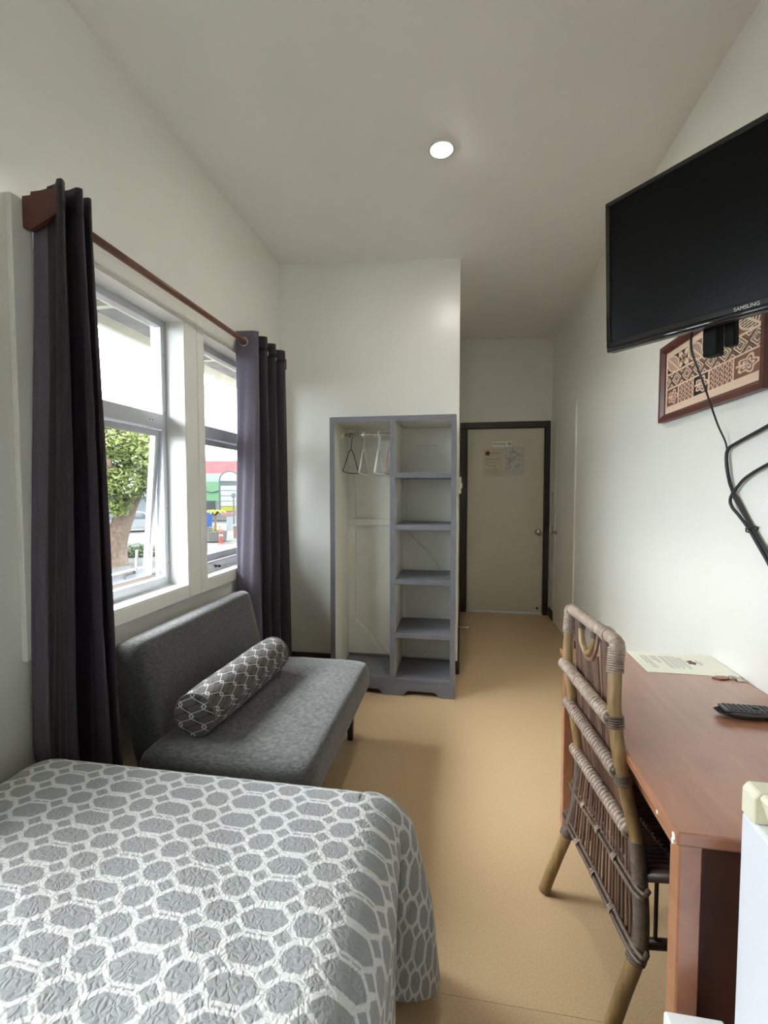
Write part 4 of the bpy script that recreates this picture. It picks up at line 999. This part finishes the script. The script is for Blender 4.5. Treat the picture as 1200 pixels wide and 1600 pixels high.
G().tube([Vector((xw - .004 + .016 * math.cos(a), 1.655 + .016 * math.sin(a) * .75, 1.214 - .016 * math.sin(a) * .66)) for a in np.linspace(0, 2 * PI, 14, endpoint=False)], .0025, 6, closed=True).build('loop', 'rubber', ct)
B(xw - .024, xw - .014, 1.648, 1.655, 1.214, 1.218).build('tail', 'rubber', ct)

# ------------------------------------------------------------------ desk and the things on it
DX, DY0, DY1, DT = .397, .896, 1.915, .710
dk = thing('desk', (.66, 1.4, 0), 'reddish brown wooden desk along the wall under the television', 'desk')
to = B(DX, XR - .004, DY0, DY1, DT - .026, DT).build('desk_top', 'desk_wood', dk, bevel=.005)
for c_ in (((DX - .0008), DY0 + .012, .7, .006, .0075), ((DX - .0008), DY0 + .016, .688, .004, .006), ((DX - .0008), DY0 + .085, .694, .004, .004)):
    G().prism([(c_[1] + c_[3] * math.cos(a), c_[2] + c_[4] * math.sin(a) - .004) for a in np.linspace(0, 2 * PI, 9, endpoint=False)], 0, DX - .001, DX + .004).build('chipped_spot', 'chip_white', to)
LW = .040
for ly in (DY0 + .010, DY1 - .010 - LW):
    for lx in (DX + .010, XR - .055):
        B(lx, lx + LW, ly, ly + LW, 0, DT - .026).build('leg', 'desk_wood', dk, bevel=.003, seg=1)
    B(DX + .010 + LW, XR - .055, ly + .014, ly + .026, .05, DT - .026).build('end_panel', 'panel_dark_brown', dk)
B(DX + .030, DX + .045, DY0 + .05, DY1 - .05, DT - .085, DT - .026).build('apron', 'desk_wood', dk)
B(XR - .05, XR - .035, DY0 + .05, DY1 - .05, .25, DT - .026).build('modesty_panel', 'desk_wood', dk)

ps = thing('information_sheet', (.80, 1.81, DT), 'cream printed information sheet lying at the far end of the desk', 'paper')
B(.645, .938, 1.700, 1.908, DT, DT + .0012).build('sheet', 'paper', ps)
zp = DT + .0012
fl_ = [(.835 + (.014 + .003 * math.cos(5 * a)) * math.cos(a), 1.815 + (.020 + .004 * math.cos(5 * a)) * math.sin(a)) for a in np.linspace(0, 2 * PI, 30, endpoint=False)]
G().prism(fl_, 2, zp, zp + .0003).build('emblem', 'mark_red', ps)
for x_, a_, b_, w_ in ((.858, 1.79, 1.84, .004), (.868, 1.80, 1.83, .003), (.812, 1.755, 1.86, .003), (.803, 1.745, 1.86, .003), (.793, 1.765, 1.87, .003), (.783, 1.745, 1.87, .003), (.773, 1.755, 1.87, .003), (.764, 1.75, 1.87, .003), (.752, 1.745, 1.87, .003), (.744, 1.75, 1.87, .003), (.728, 1.80, 1.87, .003), (.720, 1.80, 1.87, .003), (.712, 1.82, 1.87, .003), (.697, 1.745, 1.87, .003), (.688, 1.745, 1.87, .003), (.679, 1.79, 1.87, .003)):
    B(x_ - w_ / 2, x_ + w_ / 2, a_, b_, zp, zp + .0003).build('text_line', 'mark_grey', ps)
ky = thing('key_set', (.89, 1.685, DT), 'small bunch of keys with a brown tag on the desk edge', 'keys')
kz = DT + .004
G().prism([(.835, 1.678), (.855, 1.692), (.885, 1.694), (.893, 1.682), (.878, 1.668), (.855, 1.664)], 2, DT + .0005, DT + .005).build('tag', 'key_fob', ky, bevel=.001, seg=1)
G().tube([(.900 + .011 * math.cos(a), 1.682 + .011 * math.sin(a), DT + .007) for a in np.linspace(0, 2 * PI, 18, endpoint=False)], .0012, 6, closed=True).build('ring', 'steel', ky, smooth=True)
G().box(.908, .93, 1.668, 1.690, DT + .0005, DT + .0025).box(.880, .912, 1.676, 1.682, DT + .0025, DT + .0045).build('key', 'steel', ky)
B(.905, .934, 1.657, 1.667, DT + .0005, DT + .0025).build('key', 'steel', ky)
rm = thing('remote_control', (.79, 1.40, DT), 'black television remote control with rows of buttons on the desk', 'remote')
g = G(); rx0, ry, L_ = .712, 1.400, .205
def rsec(t):   # rounded body: raised, blunt near end
    x_ = rx0 + L_ * t; hw = .0245 * (1 - .25 * max(0, .12 - t) / .12); zb = .010 * max(0, 1 - t * 3) ** 1.5 + .001
    zt = .021 + .003 * math.sin(t * 3.0) - .006 * max(0, .08 - t) / .08
    return x_, hw, zb, zt
NS = 14; ring_ = []
for i in range(NS + 1):
    x_, hw, zb, zt = rsec(i / NS)
    for j in range(16):
        a = 2 * PI * j / 16; ca_, sa_ = math.cos(a), math.sin(a)
        sg_ = lambda v_: math.copysign(abs(v_) ** .55, v_)
        g.v.append((x_, ry + hw * sg_(ca_), DT + (zb + zt) / 2 + (zt - zb) / 2 * sg_(sa_)))
for i in range(NS):
    for j in range(16): g.f.append((i * 16 + j, i * 16 + (j + 1) % 16, (i + 1) * 16 + (j + 1) % 16, (i + 1) * 16 + j))
g.f.append(tuple(range(15, -1, -1))); g.f.append(tuple(NS * 16 + j for j in range(16)))
body = g.build('body', 'black_gloss', rm, smooth=True)
B(rx0 + .012, rx0 + L_ - .006, ry - .0215, ry + .0215, DT + .0195, DT + .0262).build('keypad', 'key_face', rm, bevel=.002, seg=1)
bt = B(-.0035, .0035, -.0042, .0042, 0, .0022)
bme = bpy.data.meshes.new('button'); bme.from_pydata(bt.v, [], bt.f); bme.materials.append(MAT['black_plastic'])
for i in range(13):
    for j in range(4):
        if i in (5, 6) and j in (1, 2): continue
        o = bpy.data.objects.new('button', bme); C.objects.link(o); o.parent = rm
        o.location = Vector((rx0 + .026 + i * .0130, ry - .0155 + j * .0103, DT + .0262)) - org(rm)
G().lathe([(.009, 0), (.009, .003), (.007, .004)], 16, (rx0 + .026 + 5.5 * .013, ry, DT + .0262)).build('direction_pad', 'black_plastic', rm, smooth=True)

# ------------------------------------------------------------------ small fridge and white box
fg = thing('bar_fridge', (.70, .61, 0), 'white bar fridge with a cream top beside the desk end', 'fridge')
FX, FY0, FY1, FZ = .474, .385, .848, .852
B(FX + .045, XR - .03, FY0, FY1, .02, FZ - .035).build('cabinet', 'fridge_white', fg, bevel=.006)
dr = B(FX, FX + .042, FY0, FY1, .03, FZ - .055).build('door', 'fridge_white', fg, bevel=.006)
# cream handle rail along the door top with a scooped grip
g = G().prism([(FX, FZ - .055), (FX, FZ - .012), (FX + .008, FZ - .002), (FX + .045, FZ - .002), (FX + .045, FZ - .055)], 1, FY1 - .035, FY1)
g.prism([(FX, FZ - .055), (FX, FZ - .012), (FX + .008, FZ - .002), (FX + .045, FZ - .002), (FX + .045, FZ - .055)], 1, FY0, FY0 + .035)
g.prism([(FX + .020, FZ - .055), (FX + .014, FZ - .03), (FX + .006, FZ - .008), (FX + .012, FZ - .002), (FX + .045, FZ - .002), (FX + .045, FZ - .055)], 1, FY0 + .035, FY1 - .035)
g.build('handle_rail', 'cream_plastic', dr, bevel=.002, seg=1)
B(FX + .045, XR - .03, FY0, FY1, FZ - .035, FZ).build('top_panel', 'cream_plastic', fg, bevel=.006)
G().prism([(FX + .07 + .03 * math.cos(a), FY1 - .05 + .012 * math.sin(a)) for a in np.linspace(0, 2 * PI, 14, endpoint=False)], 2, FZ, FZ + .004).build('hinge_cover', 'white_plastic', fg, bevel=.001, seg=1)
for lx in (FX + .07, XR - .06):
    for ly in (FY0 + .04, FY1 - .04): G().lathe([(.018, 0), (.018, .02)], 10, (lx, ly, 0)).build('foot', 'rubber', fg)
wb = thing('white_box', (.42, .70, 0), 'white box standing on the floor in front of the fridge', 'box')
g = B(.372, .466, .50, .862, 0, .372); g.build('body', 'white_plastic', wb, bevel=.004, seg=1)
B(.369, .468, .497, .865, .372, .400).build('lid', 'white_plastic', wb, bevel=.004, seg=1)

# ------------------------------------------------------------------ rattan chair
ch = thing('rattan_chair', (.58, 1.35, 0), 'brown rattan chair with stick back pushed under the desk', 'chair')
far = [(.284, 1.545, .006), (.322, 1.538, .13), (.360, 1.530, .25), (.378, 1.515, .37), (.380, 1.512, .50), (.358, 1.516, .66), (.345, 1.530, .79), (.347, 1.538, .90), (.351, 1.541, .945)]
near = [(.352, 1.120, .006), (.392, 1.130, .13), (.430, 1.140, .25), (.436, 1.160, .37), (.428, 1.180, .50), (.390, 1.168, .66), (.378, 1.188, .79), (.384, 1.212, .90), (.390, 1.224, .945)]
PF, PN = catmull(far, 6), catmull(near, 6)
def at_z(P, z):
    for a, b in zip(P[:-1], P[1:]):
        if a.z <= z <= b.z: return a.lerp(b, (z - a.z) / max(1e-6, b.z - a.z))
    return P[-1].copy()
RP = .0165
for P in (PF, PN): G().tube(P, [RP * (1.0 if p.z > .3 else 1.08) for p in P], 12).build('post', 'cane_post', ch, smooth=True)
tF, tN = PF[-1], PN[-1]
tr_path = catmull([tF + Vector((0, .006, -.012)), tF + Vector((0, .002, .010)), tF.lerp(tN, .08) + Vector((0, 0, .016)), tF.lerp(tN, .5) + Vector((-.004, 0, .018)), tF.lerp(tN, .92) + Vector((0, 0, .016)), tN + Vector((0, -.002, .010)), tN + Vector((0, -.006, -.012))], 6)
trl = G().tube(tr_path, RP * 1.02, 12).build('top_rail', 'cane_wrap', ch, smooth=True)
def helix(path, R, r, turns, n=12, m=5):
    P = [Vector(p) for p in path]
    ln = [0]
    for a, b in zip(P[:-1], P[1:]): ln.append(ln[-1] + (b - a).length)
    def ev(t):
        s_ = t * ln[-1]
        for i in range(len(P) - 1):
            if s_ <= ln[i + 1] + 1e-9:
                f_ = (s_ - ln[i]) / max(1e-9, ln[i + 1] - ln[i]); return P[i].lerp(P[i + 1], f_), (P[i + 1] - P[i]).normalized()
        return P[-1], (P[-1] - P[-2]).normalized()
    pts = []; N = int(turns * n)
    for i in range(N + 1):
        t = i / N; p, d = ev(t); u = d.cross(Vector((1, .13, .07))).normalized(); w = d.cross(u); a = 2 * PI * turns * t
        pts.append(p + (u * math.cos(a) + w * math.sin(a)) * R)
    return G().tube(pts, r, m)
def wrap(path, R, turns, m='cane_wrap', parent=None, rr=None):
    ln = sum((Vector(b) - Vector(a)).length for a, b in zip(path[:-1], path[1:]))
    return helix(path, R, rr or ln / turns * .52, turns).build('binding', m, parent or ch, smooth=True)
# corner and joint bindings
for P, o in ((PF, None), (PN, None)):
    wrap([at_z(P, .885), at_z(P, .945)], RP + .0015, 11)
    for z_ in (.775, .645): wrap([at_z(P, z_ - .016), at_z(P, z_ + .012)], RP + .002, 5, 'cane_wrap_dark')
    wrap([at_z(P, z_) for z_ in np.linspace(.245, .485, 12)], RP + .0005, 62, 'cane_wrap_dark')
    wrap([at_z(P, .215), at_z(P, .25)], RP + .003, 5, 'cane_wrap_dark')
wrap(tr_path[2:9], RP + .001, 9, parent=trl); wrap(tr_path[-9:-2], RP + .001, 9, parent=trl)
for f_ in (.30, .62): 
    i_ = int(f_ * (len(tr_path) - 1)); wrap(tr_path[i_:i_ + 2], RP + .0015, 4, parent=trl)
# U-shaped handle hanging under the top rail
def bk(f, z, off=0.0): # point on the back plane, f from far to near post
    a, b = at_z(PF, z), at_z(PN, z); p = a.lerp(b, f); p.x += off; return p
hp = catmull([bk(.30, .945), bk(.31, .915), bk(.36, .885), bk(.45, .872), bk(.54, .885), bk(.59, .915), bk(.60, .945)], 6)
hd = G().tube(hp, .0095, 10).build('handle_loop', 'cane_post', ch, smooth=True)
hp2 = catmull([bk(.27, .94, .004), bk(.28, .905, .004), bk(.345, .870, .004), bk(.45, .856, .004), bk(.555, .870, .004), bk(.62, .905, .004), bk(.63, .94, .004)], 6)
G().tube(hp2, .0055, 8).build('inner_loop', 'cane_stick', hd, smooth=True)
wrap(hp[0:5], .0102, 9, 'cane_wrap_dark', hd); wrap(hp[-5:], .0102, 9, 'cane_wrap_dark', hd)
# wrapped cross rails
for zF, zN in ((.782, .778), (.662, .656), (.512, .500)):
    a, b = at_z(PF, zF), at_z(PN, zN); a = a + Vector((-.012, .012, 0)); b = b + Vector((-.012, -.004, 0))
    path = [a.lerp(b, t) for t in np.linspace(0, 1, 9)]
    rl = G().tube(path, .0125, 10).build('cross_rail', 'cane_wrap_dark', ch, smooth=True)
    helix(path, .0135, .0058, 27, 12, 6).build('binding', 'cane_wrap', rl, smooth=True)
# thin lower rails, each a doubled cane
for zF, zN, nm in ((.375, .375, 'thin_rail'), (.258, .240, 'lower_rail')):
    a, b = at_z(PF, zF), at_z(PN, zN); a = a + Vector((-.016, .020, 0)); b = b + Vector((-.018, -.016, 0))
    a2 = a + Vector((.018, .012, .006)); b2 = b + Vector((.022, -.006, .004))
    path = catmull([a2, a, a.lerp(b, .5), b, b2], 5)
    rl = G().tube(path, .0062, 8).build(nm, 'cane_wrap_dark', ch, smooth=True)
    G().tube([p + Vector((.008, 0, .011)) for p in path], .0062, 8).build(nm, 'cane_wrap_dark', ch, smooth=True)
    for f_ in (.25, .5, .75):
        p = a.lerp(b, f_); d = (b - a).normalized(); wrap([p - d * .008 + Vector((.004, 0, .005)), p + d * .008 + Vector((.004, 0, .005))], .0115, 3, 'cane_wrap', rl, .0022)
# vertical sticks of the back
sm = rod_mesh('stick'); sm.materials.append(MAT['cane_stick'])
sd = rod_mesh('dark_stick'); sd.materials.append(MAT['cane_dark'])
rg = random.Random(11)
NSK = 23
for i in range(NSK):
    f_ = .075 + .85 * i / (NSK - 1); ztop = .945
    if .28 < f_ < .62: ztop = .862 + .02 * abs(f_ - .45) / .17
    r_ = .0036 * rg.uniform(.85, 1.15)
    rod('stick', sm, ch, bk(f_, .645, .007), bk(f_ + rg.uniform(-.004, .004), ztop, .007), r_)
    rod('stick', sm, ch, bk(f_, .50, .007), bk(f_, .645, .007), r_)
NSL = 20
for i in range(NSL):
    f_ = .075 + .86 * i / (NSL - 1); r_ = .0044 * rg.uniform(.85, 1.15)
    rod('stick', sm, ch, bk(f_ + rg.uniform(-.008, .008), .243, -.004), bk(f_ + rg.uniform(-.006, .006), .51, -.002), r_)
# seat: rails, sticks front to back, crossing bindings, front legs, side aprons
zs = .405; sb_f, sb_n = at_z(PF, zs), at_z(PN, zs); DV = Vector((.415, .045, 0))
sf_f, sf_n = sb_f + DV + Vector((0, -.01, 0)), sb_n + DV + Vector((0, -.01, 0)) + Vector((0, -.0, 0))
for a, b in ((sb_f, sf_f), (sb_n, sf_n), (sf_f, sf_n), (sb_f, sb_n)): 
    rl = G().tube([a, b], .0145, 10).build('seat_rail', 'cane_dark', ch, smooth=True)
for fl_p in (sf_f, sf_n):
    lg = G().tube([(fl_p.x, fl_p.y, 0.0), (fl_p.x, fl_p.y, zs + .005)], .0165, 12).build('front_leg', 'cane_post', ch, smooth=True)
    wrap([(fl_p.x, fl_p.y, .22), (fl_p.x, fl_p.y, zs)], RP + .001, 40, 'cane_wrap_dark', lg)
for i in range(26):
    t = .03 + .94 * i / 25; a = sb_f.lerp(sb_n, t) + Vector((0, 0, .016)); b = sf_f.lerp(sf_n, t) + Vector((0, 0, .016))
    rod('seat_stick', sd, ch, a, b, .0052)
for t in (.22, .5, .78):
    a = sb_f.lerp(sf_f, t) + Vector((0, 0, .024)); b = sb_n.lerp(sf_n, t) + Vector((0, 0, .024))
    helix([a, b], .004, .0028, 26, 8, 5).build('seat_binding', 'cane_wrap_dark', ch, smooth=True)
for p0, p1 in ((sb_f, sf_f), (sb_n, sf_n)):
    a = Vector((p0.x, p0.y, .232)); b = Vector((p1.x, p1.y, .232))
    G().tube([a, b], .0125, 8).build('lower_rail', 'cane_dark', ch, smooth=True)
    for i in range(11):
        t = .10 + .82 * i / 10
        rod('apron_stick', sd, ch, a.lerp(b, t), p0.lerp(p1, t), .0050)
a = Vector((sf_f.x, sf_f.y, .232)); b = Vector((sf_n.x, sf_n.y, .232)); G().tube([a, b], .0125, 8).build('lower_rail', 'cane_dark', ch, smooth=True)
